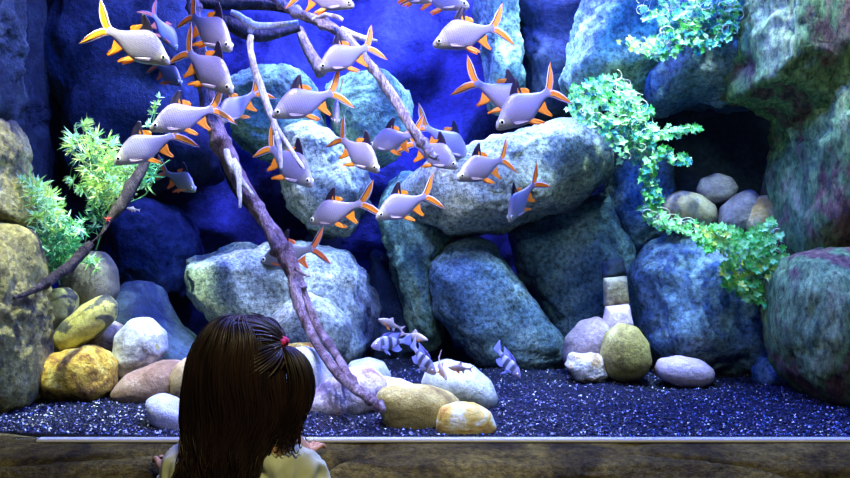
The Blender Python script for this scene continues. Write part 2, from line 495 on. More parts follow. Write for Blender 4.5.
lav = rock_mat('stone_lavender', [(.35, (.14, .14, .2)), (.5, (.34, .33, .44)), (.65, (.56, .55, .66))], 7, 60, .3, .5, 8)
wht = rock_mat('stone_white', [(.3, (.36, .38, .42)), (.5, (.55, .58, .62)), (.62, (.72, .74, .76))], 8, 50, .2, .4, 9)
pink = rock_mat('stone_pink', [(.34, (.30, .18, .22)), (.44, (.66, .50, .56)), (.56, (.82, .70, .74))], 9, 60, .3, .8, 10)
grn = rock_mat('stone_grey_green', [(.3, (.20, .21, .14)), (.5, (.38, .41, .28)), (.66, (.52, .55, .40))], 7, 90, .3, .4, 11)
olive = rock_mat('stone_olive', [(.32, (.14, .09, .03)), (.45, (.40, .30, .07)), (.57, (.52, .42, .12)), (.68, (.74, .66, .36))], 7, 70, .3, .5, 12)
band = rock_mat('stone_banded_yellow', [(.36, (.45, .20, .03)), (.46, (.72, .44, .06)), (.53, (.78, .60, .16)), (.6, (.80, .78, .62))], 12, 60, .25, .3, 13, stretch=(1, 1, 2.2))
cream = rock_mat('stone_cream', [(.3, (.6, .45, .25)), (.7, (.85, .78, .6))], 9, 60, .2, .3, 14)
mauve = rock_mat('stone_brown_mauve', [(.3, (.16, .12, .13)), (.5, (.32, .24, .24)), (.7, (.42, .34, .32))], 8, 90, .35, .5, 15)
rust = rock_mat('stone_rusty_white', [(.35, (.22, .12, .05)), (.46, (.6, .4, .16)), (.56, (.8, .74, .64))], 14, 60, .35, .9, 16)
oliv2 = rock_mat('stone_olive_oval', [(.3, (.12, .09, .02)), (.45, (.34, .28, .06)), (.6, (.50, .44, .12)), (.72, (.7, .62, .25))], 8, 90, .35, .5, 17)
pinkp = rock_mat('stone_pale_pink', [(.3, (.36, .25, .26)), (.6, (.50, .39, .41)), (.8, (.6, .5, .5))], 7, 90, .25, .4, 18)
angp = rock_mat('stone_angular_pink', [(.3, (.4, .25, .26)), (.6, (.75, .58, .62))], 9, 60, .25, .5, 19)
block = rock_mat('stone_tan_block', [(.3, (.2, .15, .07)), (.5, (.45, .38, .2)), (.7, (.66, .6, .4))], 14, 60, .3, .8, 20)
cavebr = rock_mat('stone_cave_brown', [(.3, (.10, .08, .05)), (.5, (.24, .20, .12)), (.64, (.42, .38, .24))], 7, 90, .3, .3, 21)
cavegr = rock_mat('stone_cave_grey', [(.35, (.10, .09, .11)), (.55, (.22, .20, .24)), (.66, (.5, .48, .5))], 7, 90, .3, .4, 22)
caveyl = rock_mat('stone_cave_orange', [(.35, (.25, .12, .04)), (.5, (.5, .32, .1)), (.65, (.62, .5, .3))], 9, 90, .3, .5, 23)

stone('smooth grey brown stone standing below the left plants', [(62, 290), (64, 262), (82, 250), (104, 252), (115, 268), (117, 295), (108, 312), (70, 312)], 2.62, .09, greybrn, seed=1)
stone('black stone with yellow top beside the left rock pillar', [(38, 300), (46, 290), (66, 287), (76, 296), (74, 316), (60, 332), (44, 334), (38, 318)], 2.5, .07, yelblk, seed=2)
stone('long slanting grey stone with a yellow patch', [(47, 346), (62, 322), (84, 304), (106, 293), (117, 302), (115, 320), (96, 338), (70, 352), (54, 354)], 2.46, .07, yelblk, seed=3, center=(83, 325))
stone('small speckled brown stone behind the white and yellow one', [(86, 352), (90, 330), (108, 318), (124, 326), (128, 345), (116, 358)], 2.56, .07, brnw, seed=4)
stone('white stone with a yellow patch near the girl', [(114, 358), (117, 335), (132, 318), (150, 317), (164, 332), (166, 352), (152, 370), (128, 380), (116, 374)], 2.48, .08, whyel, seed=5)
stone('rough bright yellow rock left of the brown slab', [(39, 372), (44, 356), (62, 352), (80, 349), (88, 346), (104, 352), (114, 364), (115, 388), (104, 399), (70, 402), (48, 394)], 2.36, .1, yel, amp=.06, ns=3, seed=6, smooth=3, ridge=.05)
stone('flat reddish brown stone left of the girl', [(111, 392), (130, 372), (160, 360), (182, 362), (190, 380), (184, 404), (160, 409), (130, 404), (114, 400)], 2.38, .1, brn, seed=7)
stone('tan stone half hidden by the girl hair', [(172, 376), (180, 360), (200, 350), (225, 352), (240, 380), (225, 405), (190, 408), (174, 398)], 2.34, .1, tan, seed=8)
stone('pale lavender stone nearest the glass left of the girl', [(147, 397), (160, 394), (182, 402), (200, 408), (206, 424), (196, 436), (172, 438), (152, 420)], 2.06, .07, lav, seed=9, smooth=3)
stone('large white stone just right of the girl ponytail', [(264, 372), (280, 350), (305, 346), (328, 352), (337, 372), (333, 396), (312, 406), (280, 405)], 2.3, .08, wht, seed=10, smooth=3, facet=.03)
stone('thin orange yellow topped stone behind the large white one', [(276, 346), (296, 343), (320, 343), (324, 350), (320, 362), (280, 362)], 2.42, .05, yel, amp=.01, seed=11, k=.6)
stone('pinkish stone beneath the end of the driftwood', [(303, 420), (306, 398), (322, 384), (345, 368), (372, 364), (388, 380), (384, 400), (364, 412), (340, 424), (316, 428)], 2.24, .08, pink, amp=.05, ns=2.5, seed=12, smooth=3, ridge=.05)
stone('dark shaded stone in the gap beside the girl shoulder', [(285, 415), (290, 396), (312, 392), (322, 405), (316, 426), (290, 430)], 2.24, .07, mauve, seed=30)
stone('grey green stone behind the pinkish one', [(343, 375), (350, 362), (368, 358), (384, 362), (392, 376), (388, 390), (350, 392)], 2.52, .08, grn, seed=13)
stone('thin cream stone above the olive stone', [(374, 384), (384, 377), (402, 380), (416, 386), (414, 396), (378, 398)], 2.3, .05, cream, seed=14, smooth=3)
stone('big olive yellow stone at the tip of the driftwood', [(376, 398), (384, 388), (404, 384), (430, 384), (450, 392), (462, 404), (456, 424), (438, 438), (404, 440), (386, 424)], 2.07, .07, olive, seed=15, amp=.04, smooth=3)
stone('smooth grey green dome stone under the small fish', [(420, 384), (428, 366), (448, 360), (474, 366), (492, 382), (499, 400), (492, 410), (440, 412)], 2.3, .12, grn, seed=16, amp=.015)
stone('white and yellow banded stone nearest the glass', [(436, 420), (440, 408), (456, 402), (474, 403), (490, 412), (497, 428), (492, 438), (470, 441), (442, 440), (436, 432)], 1.99, .055, band, seed=17, amp=.02)
stone('mauve brown stone behind the olive oval stone', [(562, 358), (566, 338), (580, 322), (598, 316), (614, 326), (618, 352), (608, 376), (572, 374)], 2.78, .1, mauve, seed=18)
stone('small rusty white rough stone in front of the mauve one', [(564, 366), (572, 354), (592, 352), (606, 358), (608, 376), (596, 383), (576, 381)], 2.64, .06, rust, amp=.06, ns=3, seed=19, smooth=3, facet=.08)
stone('olive oval stone below the tan block', [(601, 355), (606, 334), (620, 323), (636, 326), (648, 342), (651, 362), (642, 378), (622, 382), (606, 376)], 2.62, .08, oliv2, seed=20, amp=.012)
stone('smooth pale pink oblong stone alone on the right gravel', [(655, 368), (660, 359), (680, 356), (702, 360), (714, 370), (712, 382), (698, 388), (674, 385), (658, 378)], 2.6, .07, pinkp, seed=21, amp=.012, group=None)
stone('angular pink stone wedged under the tan block', [(602, 328), (606, 306), (628, 304), (633, 326), (622, 332), (608, 334)], 2.76, .05, angp, seed=22, amp=.02, k=.5, smooth=0)
stone('flat tan stone block standing on the angular pink stone', [(604, 307), (604, 278), (626, 276), (629, 304)], 2.79, .035, block, seed=23, amp=.012, k=.4, smooth=0, zmin=None)
stone('dark worn stone block above the flat tan block', [(602, 278), (602, 262), (622, 258), (627, 276)], 2.84, .035, BLUEDARK, seed=24, amp=.02, k=.45, smooth=0, zmin=None)
CG = 'stones sitting in the cave mouth'
stone('wide brown stone leftmost in the cave', [(660, 214), (666, 198), (680, 190), (698, 194), (714, 206), (717, 220), (706, 228), (670, 226)], 2.9, .08, cavebr, seed=25, amp=.012, group=CG, zmin=None)
stone('round purple grey stone on top of the cave stones', [(697, 190), (702, 178), (716, 173), (730, 177), (738, 188), (732, 200), (716, 204), (702, 202)], 2.95, .06, cavegr, seed=26, amp=.015, group=CG, zmin=None)
stone('angular grey stone in the cave beside the orange one', [(718, 224), (722, 206), (736, 193), (752, 191), (760, 198), (758, 214), (748, 230), (728, 232)], 2.88, .06, cavegr, seed=27, amp=.03, group=CG, zmin=None, smooth=3, facet=.05)
stone('orange yellow stone at the right of the cave', [(745, 224), (750, 208), (760, 196), (772, 194), (782, 202), (780, 222), (770, 234), (750, 234)], 2.84, .06, caveyl, seed=28, amp=.02, group=CG, zmin=None)

# ------------------------------------------------------------------ fish


def interp(tab, t):
    n = len(tab)
    for i in range(n - 1):
        if t <= tab[i + 1][0] or i == n - 2:
            a, b = tab[i], tab[i + 1]
            p, q = tab[max(i - 1, 0)], tab[min(i + 2, n - 1)]
            h = b[0] - a[0]; f = min(1, (t - a[0]) / h)
            m0 = (b[1] - p[1]) / max(1e-6, b[0] - p[0]) * h; m1 = (q[1] - a[1]) / max(1e-6, q[0] - a[0]) * h
            return (2 * f ** 3 - 3 * f * f + 1) * a[1] + (f ** 3 - 2 * f * f + f) * m0 + (3 * f * f - 2 * f ** 3) * b[1] + (f ** 3 - f * f) * m1


def fish_skin(name, back, side, belly, head, bars=None, rough=.36, metal=.12):
    m, nt, out = new_mat(name)
    b = principled(nt, out, rough, .6, metal)
    tc = nt.nodes.new('ShaderNodeTexCoord')
    sp = nt.nodes.new('ShaderNodeSeparateXYZ'); nt.links.new(tc.outputs['Object'], sp.inputs[0])
    mr = nt.nodes.new('ShaderNodeMapRange'); mr.inputs[1].default_value = -.22; mr.inputs[2].default_value = .24
    nt.links.new(sp.outputs['Z'], mr.inputs[0])
    r = nt.nodes.new('ShaderNodeValToRGB')
    els = r.color_ramp.elements; els.new(.5); els.new(.8)
    for e, (p, c) in zip(els, ((0, belly), (.4, side), (.75, side), (1, back))): e.position = p; e.color = (*c, 1)
    nt.links.new(mr.outputs[0], r.inputs[0])
    # head plate
    hm = nt.nodes.new('ShaderNodeMapRange'); hm.inputs[1].default_value = .27; hm.inputs[2].default_value = .31
    nt.links.new(sp.outputs['X'], hm.inputs[0])
    mx = nt.nodes.new('ShaderNodeMix'); mx.data_type = 'RGBA'; mx.inputs['B'].default_value = (*head, 1)
    nt.links.new(hm.outputs[0], mx.inputs['Factor']); nt.links.new(r.outputs[0], mx.inputs['A'])
    last = mx.outputs['Result']
    if bars:
        cr = nt.nodes.new('ShaderNodeValToRGB')
        els = cr.color_ramp.elements
        while len(els) < len(bars): els.new(.5)
        for e, (p, v) in zip(els, bars): e.position = p; e.color = (v, v, v, 1)
        xm = nt.nodes.new('ShaderNodeMapRange'); xm.inputs[1].default_value = -.5; xm.inputs[2].default_value = .5
        nt.links.new(sp.outputs['X'], xm.inputs[0]); nt.links.new(xm.outputs[0], cr.inputs[0])
        m2 = nt.nodes.new('ShaderNodeMix'); m2.data_type = 'RGBA'; m2.blend_type = 'MULTIPLY'; m2.inputs['Factor'].default_value = 1
        nt.links.new(last, m2.inputs['A']); nt.links.new(cr.outputs[0], m2.inputs['B']); last = m2.outputs['Result']
    # scales: rows of small cells that darken the rims and bump
    mp = nt.nodes.new('ShaderNodeMapping'); mp.inputs['Scale'].default_value = (30, 4, 42)
    nt.links.new(tc.outputs['Object'], mp.inputs[0])
    v = nt.nodes.new('ShaderNodeTexVoronoi'); v.inputs['Scale'].default_value = 1.0; v.inputs['Randomness'].default_value = .35
    nt.links.new(mp.outputs[0], v.inputs['Vector'])
    sm = nt.nodes.new('ShaderNodeMapRange'); sm.inputs[1].default_value = 0; sm.inputs[2].default_value = .8
    sm.inputs[3].default_value = 1.1; sm.inputs[4].default_value = .93
    nt.links.new(v.outputs['Distance'], sm.inputs[0])
    sc = nt.nodes.new('ShaderNodeVectorMath'); sc.operation = 'SCALE'
    nt.links.new(last, sc.inputs[0]); nt.links.new(sm.outputs[0], sc.inputs['Scale'])
    nt.links.new(sc.outputs[0], b.inputs['Base Color'])
    bp = nt.nodes.new('ShaderNodeBump'); bp.inputs['Strength'].default_value = .14; bp.inputs['Distance'].default_value = .01
    nt.links.new(v.outputs['Distance'], bp.inputs['Height']); nt.links.new(bp.outputs[0], b.inputs['Normal'])
    return m


ORANGE = plain('fin_orange', (.95, .34, .02), .45, .4, translucent=.35)
DARKFIN = plain('fin_black', (.012, .006, .018), .45, .4)
PALEFIN = plain('fin_pale', (.75, .60, .62), .45, .4, translucent=.3)
REDFIN = plain('fin_red_orange', (.80, .20, .05), .45, .4, translucent=.3)
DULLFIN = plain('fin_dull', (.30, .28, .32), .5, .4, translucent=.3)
BLUEFIN = plain('fin_blue', (.30, .34, .75), .5, .4, translucent=.35)
BLUEFIN2 = plain('fin_blue_dark', (.10, .10, .35), .5, .4, translucent=.3)
EYEW = plain('eye_ring', (.85, .80, .55), .25, .6)
EYEB = plain('eye_pupil', (.01, .01, .015), .12, .8)
BARBSKIN = fish_skin('barb_skin', (.12, .09, .16), (.25, .22, .30), (.31, .29, .34), (.34, .31, .27))
DIMSKIN = fish_skin('barb_skin_dim', (.10, .09, .11), (.19, .18, .20), (.26, .26, .27), (.22, .20, .18))  # darker copy: dusky fish, and far fish with their dimness in the colour
TANSKIN = fish_skin('small_fish_skin', (.26, .18, .14), (.44, .34, .30), (.54, .46, .38), (.44, .34, .28))
STRIPESKIN = fish_skin('striped_fish_skin', (.16, .15, .40), (.34, .36, .66), (.46, .50, .68), (.28, .24, .42),
                       bars=((0, 1), (.10, 1), (.13, .2), (.2, .2), (.24, 1), (.34, 1), (.38, .12), (.48, .12), (.53, 1), (.60, 1), (.65, .15), (.73, .2), (.78, .9)))

SPEC = {
    'barb': dict(
        top=((0, .002), (.02, .036), (.06, .062), (.14, .105), (.26, .172), (.40, .228), (.50, .228), (.64, .165), (.80, .09), (.92, .058), (1.0, .064), (1.04, .06)),
        bot=((0, .002), (.02, .034), (.06, .058), (.14, .095), (.26, .145), (.40, .185), (.54, .188), (.68, .135), (.80, .08), (.92, .05), (1.0, .056), (1.04, .052)),
        wid=((0, .004), (.02, .022), (.06, .036), (.15, .056), (.3, .072), (.45, .075), (.62, .055), (.8, .028), (.95, .014), (1.04, .004)), mouth=-.03),
    'small': dict(
        top=((0, 0), (.03, .03), (.12, .08), (.3, .14), (.42, .16), (.60, .12), (.8, .065), (.92, .045), (1.04, .05)),
        bot=((0, 0), (.03, .03), (.12, .075), (.3, .13), (.5, .14), (.66, .10), (.8, .06), (.92, .042), (1.04, .045)),
        wid=((0, .004), (.04, .03), (.15, .055), (.3, .07), (.45, .07), (.62, .05), (.8, .024), (1.04, .004)), mouth=-.01),
    'cichlid': dict(
        top=((0, 0), (.03, .045), (.12, .12), (.25, .185), (.42, .215), (.62, .17), (.82, .09), (.94, .065), (1.04, .07)),
        bot=((0, 0), (.03, .045), (.12, .11), (.28, .17), (.5, .19), (.68, .14), (.83, .075), (.94, .06), (1.04, .065)),
        wid=((0, .004), (.04, .035), (.15, .07), (.3, .09), (.45, .09), (.62, .06), (.8, .03), (1.04, .004)), mouth=-.01),
}


def bendy(p, b):
    t = max(0, .12 - p[0])
    return (p[0] - abs(b) * t * t * .12, p[1] + b * t * t, p[2])


def fish_body(spec, bend, mat, parent):
    N, M = 44, 22
    vs, fs = [], []
    for i in range(N + 1):
        t = (i / N) ** 1.25 * 1.04
        up, dn, w = interp(spec['top'], t), interp(spec['bot'], t), interp(spec['wid'], t)
        zc = spec['mouth'] * max(0, 1 - t * 4)
        gill = 1.0 - .05 * math.exp(-((t - .235) / .012) ** 2)
        for j in range(M):
            a = 2 * PI * j / M
            c, s = math.cos(a), math.sin(a)
            z = (up if s > 0 else dn) * math.copysign(abs(s) ** .9, s)
            y = w * math.copysign(abs(c) ** 1.05, c) * gill
            vs.append(bendy((.5 - t, y, z + zc), bend))
    for i in range(N):
        for j in range(M):
            a, b = i * M + j, i * M + (j + 1) % M
            fs.append((a, b, b + M, a + M))
    fs.append(tuple(range(M))[::-1]); fs.append(tuple(range(N * M, N * M + M)))
    return py_mesh('body', vs, fs, mat, parent)


def fin(name, A, Bq, bands, mats, bend, parent, th=.004, y0=0, splay=0.0, n=14, across=8):
    """fin between a leading edge A and a trailing edge B, both lists of (x,z) from base to tip; bands = [(to, material index)]"""
    def at(L, u):
        x = u * (len(L) - 1); i = min(int(x), len(L) - 2); f = x - i
        return (L[i][0] * (1 - f) + L[i + 1][0] * f, L[i][1] * (1 - f) + L[i + 1][1] * f)
    vs, fs, mi = [], [], []
    for side in (1, -1):
        for i in range(n + 1):
            u = i / n
            a, b = at(A, u), at(Bq, u)
            for j in range(across + 1):
                v = j / across
                x, z = a[0] * (1 - v) + b[0] * v, a[1] * (1 - v) + b[1] * v
                rip = .006 * math.sin(v * 9 + u * 2) * u
                y = y0 + splay * u + rip + side * th * (1 - .7 * u)
                vs.append(bendy((x, y, z), bend))
    W = across + 1; off = (n + 1) * W

    def mid(v):
        for to, k in bands:
            if v <= to: return k
        return bands[-1][1]
    for i in range(n):
        for j in range(across):
            k = mid((j + .5) / across)
            a = i * W + j
            fs.append((a, a + 1, a + W + 1, a + W)); mi.append(k)
            a += off
            fs.append((a, a + W, a + W + 1, a + 1)); mi.append(k)
        for j, k in ((0, mid(0)), (across, mid(1))):
            a = i * W + j; q = (a, a + W, a + W + off, a + off)
            fs.append(q if j == 0 else q[::-1]); mi.append(k)
    for j in range(across):
        a = n * W + j; fs.append((a, a + 1, a + 1 + off, a + off)); mi.append(mid((j + .5) / across))
    return py_mesh(name, vs, fs, mats, parent, midx=mi)


def merge(name, parts, parent):
    """join several just-made meshes of ONE part (both lobes of a tail)"""
    bm = bmesh.new()
    mats = list(parts[0].data.materials)
    for p in parts: bm.from_mesh(p.data)
    me = bpy.data.meshes.new(name); bm.to_mesh(me); bm.free()
    for p in parts: bpy.data.objects.remove(p)
    o = link_mesh(name, me, mats, parent)
    return o


def eyes(parent, x, z, r, yw, bend):
    vs0, fs0 = ico(3)
    for s in (1, -1):
        vs = [bendy((x + v.x * r, s * yw + v.y * r * .45, z + v.z * r), bend) for v in vs0]
        mi = []
        for f in fs0:
            c = sum((vs0[k] for k in f), Vector()) / 3
            mi.append(1 if (math.hypot(c.x, c.z) < .5 and c.y * s > 0) else 0)
        py_mesh('eye', vs, fs0, [EYEW, EYEB], parent, midx=mi)


def make_fish(kind, bend, look):
    root = empty({'barb': 'silver_barb', 'small': 'small_tan_fish', 'cichlid': 'striped_fish'}[kind])
    sp = SPEC[kind]
    if kind == 'barb':
        skin = {'bright': BARBSKIN, 'dim': DIMSKIN}[look]
        fish_body(sp, bend, skin, root)
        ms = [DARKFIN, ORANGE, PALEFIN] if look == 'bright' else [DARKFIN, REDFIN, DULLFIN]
        bands = [(.07, 2), (.26, 0), (.9, 1), (1, 2)]
        up = fin('t', [(-.48, .05), (-.55, .10), (-.64, .19), (-.73, .265), (-.82, .315)], [(-.50, .0), (-.60, .0), (-.69, .075), (-.76, .17), (-.81, .30)], bands, ms, bend, None)
        lo = fin('t', [(-.48, -.05), (-.55, -.10), (-.64, -.19), (-.73, -.265), (-.82, -.315)], [(-.50, .0), (-.60, .0), (-.69, -.075), (-.76, -.17), (-.81, -.30)], bands, ms, bend, None)
        merge('tail_fin', [up, lo], root)
        d1 = fin('t', [(.11, .19), (.06, .26), (-.02, .33), (-.13, .39)], [(-.11, .18), (-.12, .22), (-.14, .28), (-.17, .375)], [(1, 0)], ms, bend, None)
        d2 = fin('t', [(-.05, .20), (-.06, .23), (-.09, .265)], [(-.22, .13), (-.24, .16), (-.22, .20)], [(1, 1)], ms, bend, None)
        merge('dorsal_fin', [d1, d2], root)
        fin('anal_fin', [(-.20, -.13), (-.25, -.19), (-.30, -.24), (-.36, -.29)], [(-.38, -.07), (-.37, -.11), (-.355, -.18), (-.39, -.275)], [(1, 1)], ms, bend, root)
        for s in (1, -1):
            fin('pelvic_fin', [(.03, -.17), (-.03, -.23), (-.10, -.27), (-.15, -.30)], [(-.07, -.17), (-.10, -.20), (-.13, -.23), (-.17, -.285)], [(1, 1)], ms, 0, root, y0=s * .02, splay=s * .05)
            fin('pectoral_fin', [(.25, -.07), (.19, -.09), (.12, -.12), (.06, -.15)], [(.24, -.11), (.19, -.13), (.12, -.15), (.06, -.16)], [(1, 1 if look == 'dim' else 2)], ms, 0, root, y0=s * .072, splay=s * .03)
        eyes(root, .40, .008, .040, .047, bend)
    elif kind == 'small':
        fish_body(sp, bend, TANSKIN, root)
        ms = [DARKFIN, ORANGE, PALEFIN]
        bands = [(1, 2)]
        up = fin('t', [(-.49, .04), (-.60, .09), (-.72, .18)], [(-.50, .0), (-.60, .0), (-.70, .16)], bands, ms, bend, None)
        lo = fin('t', [(-.49, -.04), (-.60, -.09), (-.72, -.18)], [(-.50, .0), (-.60, .0), (-.70, -.16)], bands, ms, bend, None)
        merge('tail_fin', [up, lo], root)
        fin('dorsal_fin', [(.08, .14), (.0, .22), (-.06, .27)], [(-.18, .10), (-.14, .16), (-.10, .25)], [(1, 2)], ms, bend, root)
        fin('anal_fin', [(-.16, -.10), (-.22, -.17), (-.28, -.21)], [(-.32, -.06), (-.30, -.10), (-.30, -.19)], [(1, 2)], ms, bend, root)
        for s in (1, -1):
            fin('pelvic_fin', [(.06, -.13), (.0, -.19), (-.06, -.23)], [(-.04, -.13), (-.06, -.17), (-.09, -.22)], [(1, 1)], ms, 0, root, y0=s * .02, splay=s * .05)
            fin('pectoral_fin', [(.24, -.04), (.18, -.06), (.1, -.10)], [(.23, -.08), (.18, -.10), (.1, -.12)], [(1, 1)], ms, 0, root, y0=s * .066, splay=s * .04)
        eyes(root, .40, .01, .03, .046, bend)
    else:
        fish_body(sp, bend, STRIPESKIN, root)
        ms = [BLUEFIN2, BLUEFIN]
        fin('tail_fin', [(-.49, .06), (-.60, .12), (-.72, .17), (-.76, .17)], [(-.49, -.06), (-.60, -.12), (-.72, -.17), (-.76, -.17)], [(1, 1)], ms, bend, root)
        fin('dorsal_fin', [(.20, .18), (.10, .27), (-.08, .30), (-.42, .25)], [(-.36, .09), (-.38, .14), (-.40, .18), (-.48, .22)], [(.4, 0), (1, 1)], ms, bend, root)
        fin('anal_fin', [(-.10, -.17), (-.18, -.24), (-.30, -.28), (-.42, -.25)], [(-.36, -.07), (-.38, -.12), (-.40, -.17), (-.46, -.22)], [(1, 1)], ms, bend, root)
        for s in (1, -1):
            fin('pelvic_fin', [(.12, -.17), (.05, -.25), (-.02, -.32)], [(.04, -.17), (.0, -.22), (-.04, -.30)], [(1, 1)], ms, 0, root, y0=s * .03, splay=s * .05)
            fin('pectoral_fin', [(.22, -.03), (.16, -.02), (.06, -.04)], [(.21, -.09), (.15, -.12), (.06, -.12)], [(1, 1)], ms, 0, root, y0=s * .085, splay=s * .05)
        eyes(root, .37, .04, .032, .062, bend)
    return root


_proto = {}


def place_fish(kind, look, snout, base, d, true_px=None, toward=1, bend=0.0, label='', group=None, cat='fish', roll=0.0):
    """snout and tail base given as photo pixels; the foreshortening gives the turn towards (+1) or away from (-1) the viewer"""
    l = math.hypot(snout[0] - base[0], snout[1] - base[1])
    tp = max(true_px or l, l)
    dy = math.sqrt(max(0, tp * tp - l * l)) * d / F * toward
    a = P(snout[0], snout[1], d - dy / 2); b = P(base[0], base[1], d + dy / 2)
    X = (a - b); S = X.length; X.normalize()
    Z = Vector((0, 0, 1)); Z = (Z - X * Z.dot(X)).normalized(); Y = Z.cross(X)
    key = (kind, bend, look)
    if key not in _proto:
        root = _proto[key] = make_fish(kind, bend, look)
    else:
        root = copy_tree(_proto[key])
    R = Matrix((X, Y, Z)).transposed() @ Matrix.Rotation(roll, 3, 'X')
    root.rotation_euler = R.to_euler(); root.location = (a + b) / 2; root.scale = (S, S, S * (1.1 if kind == 'barb' else 1))
    tag(root, label, cat, group)
    return root


SG = 'silver barbs with orange fins swimming in a school'
FL_ = [
    # snout, tail base, d, true px, toward, bend, look, label
    ((171, 62), (109, 31), 2.30, 70, 1, 0, 'bright', 'silver fish with spread orange tail at the upper left, nearest the corner'),
    ((233, 49), (190, 16), 2.42, 64, 1, .5, 'bright', 'silver fish above the left pair, beside the cut pink twig end'),
    ((234, 92), (186, 53), 2.34, 68, 1, .5, 'bright', 'silver fish heading down just under the topmost left one'),
    ((149, 128), (211, 109), 2.28, 70, 1, -.5, 'bright', 'purplish silver fish overlapping the fish by the left plant'),
    ((113, 162), (172, 136), 2.40, 66, 1, 0, 'bright', 'silver fish with its head against the upper left plant'),
    ((216, 123), (251, 95), 2.62, 56, 1, .5, 'bright', 'silver fish facing down left behind the bare white twig'),
    ((196, 190), (170, 174), 2.9, 44, 1, -.5, 'dim', 'small dusky fish with red tail swimming below the left pair'),
    ((205, 53), (198, 34), 2.62, 46, 1, 0, 'bright', 'fish seen head on, hidden between two left fish'),
    ((178, 50), (154, 16), 3.1, 46, -1, 0, 'dim', 'dim blue fish far back at the upper left, seen between brighter fish'),
    ((182, 84), (158, 66), 3.1, 40, 1, 0, 'dim', 'dim blue fish far back, partly under the upper left fish'),
    ((317, 69), (367, 47), 2.36, 60, 1, -.5, 'bright', 'bright silver fish crossing in front of the long diagonal branch'),
    ((271, 115), (331, 93), 2.30, 70, 1, -.5, 'bright', 'silver fish with black edged orange tail right of the white twig'),
    ((337, 124), (335, 97), 2.62, 52, 1, .5, 'bright', 'narrow fish facing the viewer behind the black edged orange tail'),
    ((355, 5), (303, -8), 2.40, 56, 1, .5, 'bright', 'silver fish cut by the top edge above the long branch'),
    ((432, 0), (398, -12), 2.44, 50, 1, 0, 'bright', 'pale fish at the top edge with only its belly fins and tail showing'),
    ((470, 6), (420, -8), 2.5, 56, 1, 0, 'bright', 'pale fish at the top edge with its head above the upper middle fish'),
    ((432, 44), (493, 27), 2.32, 66, 1, -.5, 'bright', 'silver fish alone in the open blue water at upper middle'),
    ((534, 112), (477, 84), 2.46, 66, -1, 0, 'bright', 'silver fish partly behind the fish that points at the ivy'),
    ((495, 127), (550, 92), 2.30, 70, 1, -.5, 'bright', 'large silver fish beside the middle ivy, tail towards the leaves'),
    ((314, 185), (269, 149), 2.64, 66, 1, .5, 'bright', 'silver fish behind the forked end of the white twig'),
    ((380, 171), (341, 140), 2.36, 58, 1, .5, 'bright', 'purple backed fish turned to the viewer left of the branch tip'),
    ((369, 146), (412, 135), 2.66, 56, -1, 0, 'bright', 'silver fish whose tail passes behind the long diagonal branch'),
    ((459, 167), (415, 144), 2.66, 56, 1, 0, 'bright', 'fish just under the broken tip of the long branch'),
    ((470, 159), (430, 128), 2.80, 60, -1, .5, 'bright', 'fish behind the branch tip with its tail pointing straight up'),
    ((456, 178), (503, 160), 2.34, 60, 1, -.5, 'bright', 'purplish silver fish right of the branch tip, facing left'),
    ((508, 221), (529, 186), 2.42, 54, 1, .5, 'bright', 'lone fish diving steeply in front of the long pale boulder'),
    ((375, 217), (424, 197), 2.34, 60, 1, 0, 'bright', 'grey silver fish facing left above the upright mossy boulder'),
    ((309, 222), (357, 204), 2.40, 58, -1, -.5, 'bright', 'grey silver fish facing left over dark water right of the driftwood'),
    ((260, 261), (311, 249), 2.74, 56, -1, 0, 'dim', 'dusky fish whose body passes behind the sloping driftwood'),
]
for sn, tb, d, tp, tw, bd, lk, lb in FL_:
    ll = math.hypot(sn[0] - tb[0], sn[1] - tb[1])
    place_fish('barb', lk, sn, tb, d, ll + .6 * max(0, tp - ll), tw, bd * .45, lb, SG)
TG = 'small tan fish near the tank floor'
for sn, tb, d, tp, tw, bd, lb in [
    ((378, 319), (400, 328), 2.5, 27, 1, 0, 'small tan fish above the upper striped fish'),
    ((428, 340), (404, 334), 2.55, 28, 1, 0, 'small tan fish behind the tail of the upper striped fish'),
    ((447, 380), (435, 359), 2.12, 30, 1, .5, 'small tan fish hanging nose down in front of the dome stone'),
    ((448, 367), (469, 369), 2.13, 25, 1, 0, 'small mauve fish over the top of the dome stone'),
]:
    place_fish('small', 'x', sn, tb, d, tp, tw, bd, lb, TG)
CGp = 'purple striped fish near the tank floor'
for sn, tb, d, tp, tw, bd, lb in [
    ((371, 346), (403, 341), 2.4, 38, 1, 0, 'striped fish swimming level to the left above the stones'),
    ((436, 374), (411, 350), 2.15, 40, 1, .5, 'striped fish heading down right, beside the hanging tan fish'),
    ((521, 378), (496, 353), 2.45, 40, 1, .5, 'striped fish alone before the diagonal slab, heading down right'),
]:
    place_fish('cichlid', 'x', sn, tb, d, tp, tw, bd, lb, CGp)

# two tiny far fish by the sloping left branch
t = place_fish('small', 'x', (126, 208), (138, 210), 2.9, 12, 1, 0, 'tiny bluish fish beside the dark left branch', TG)

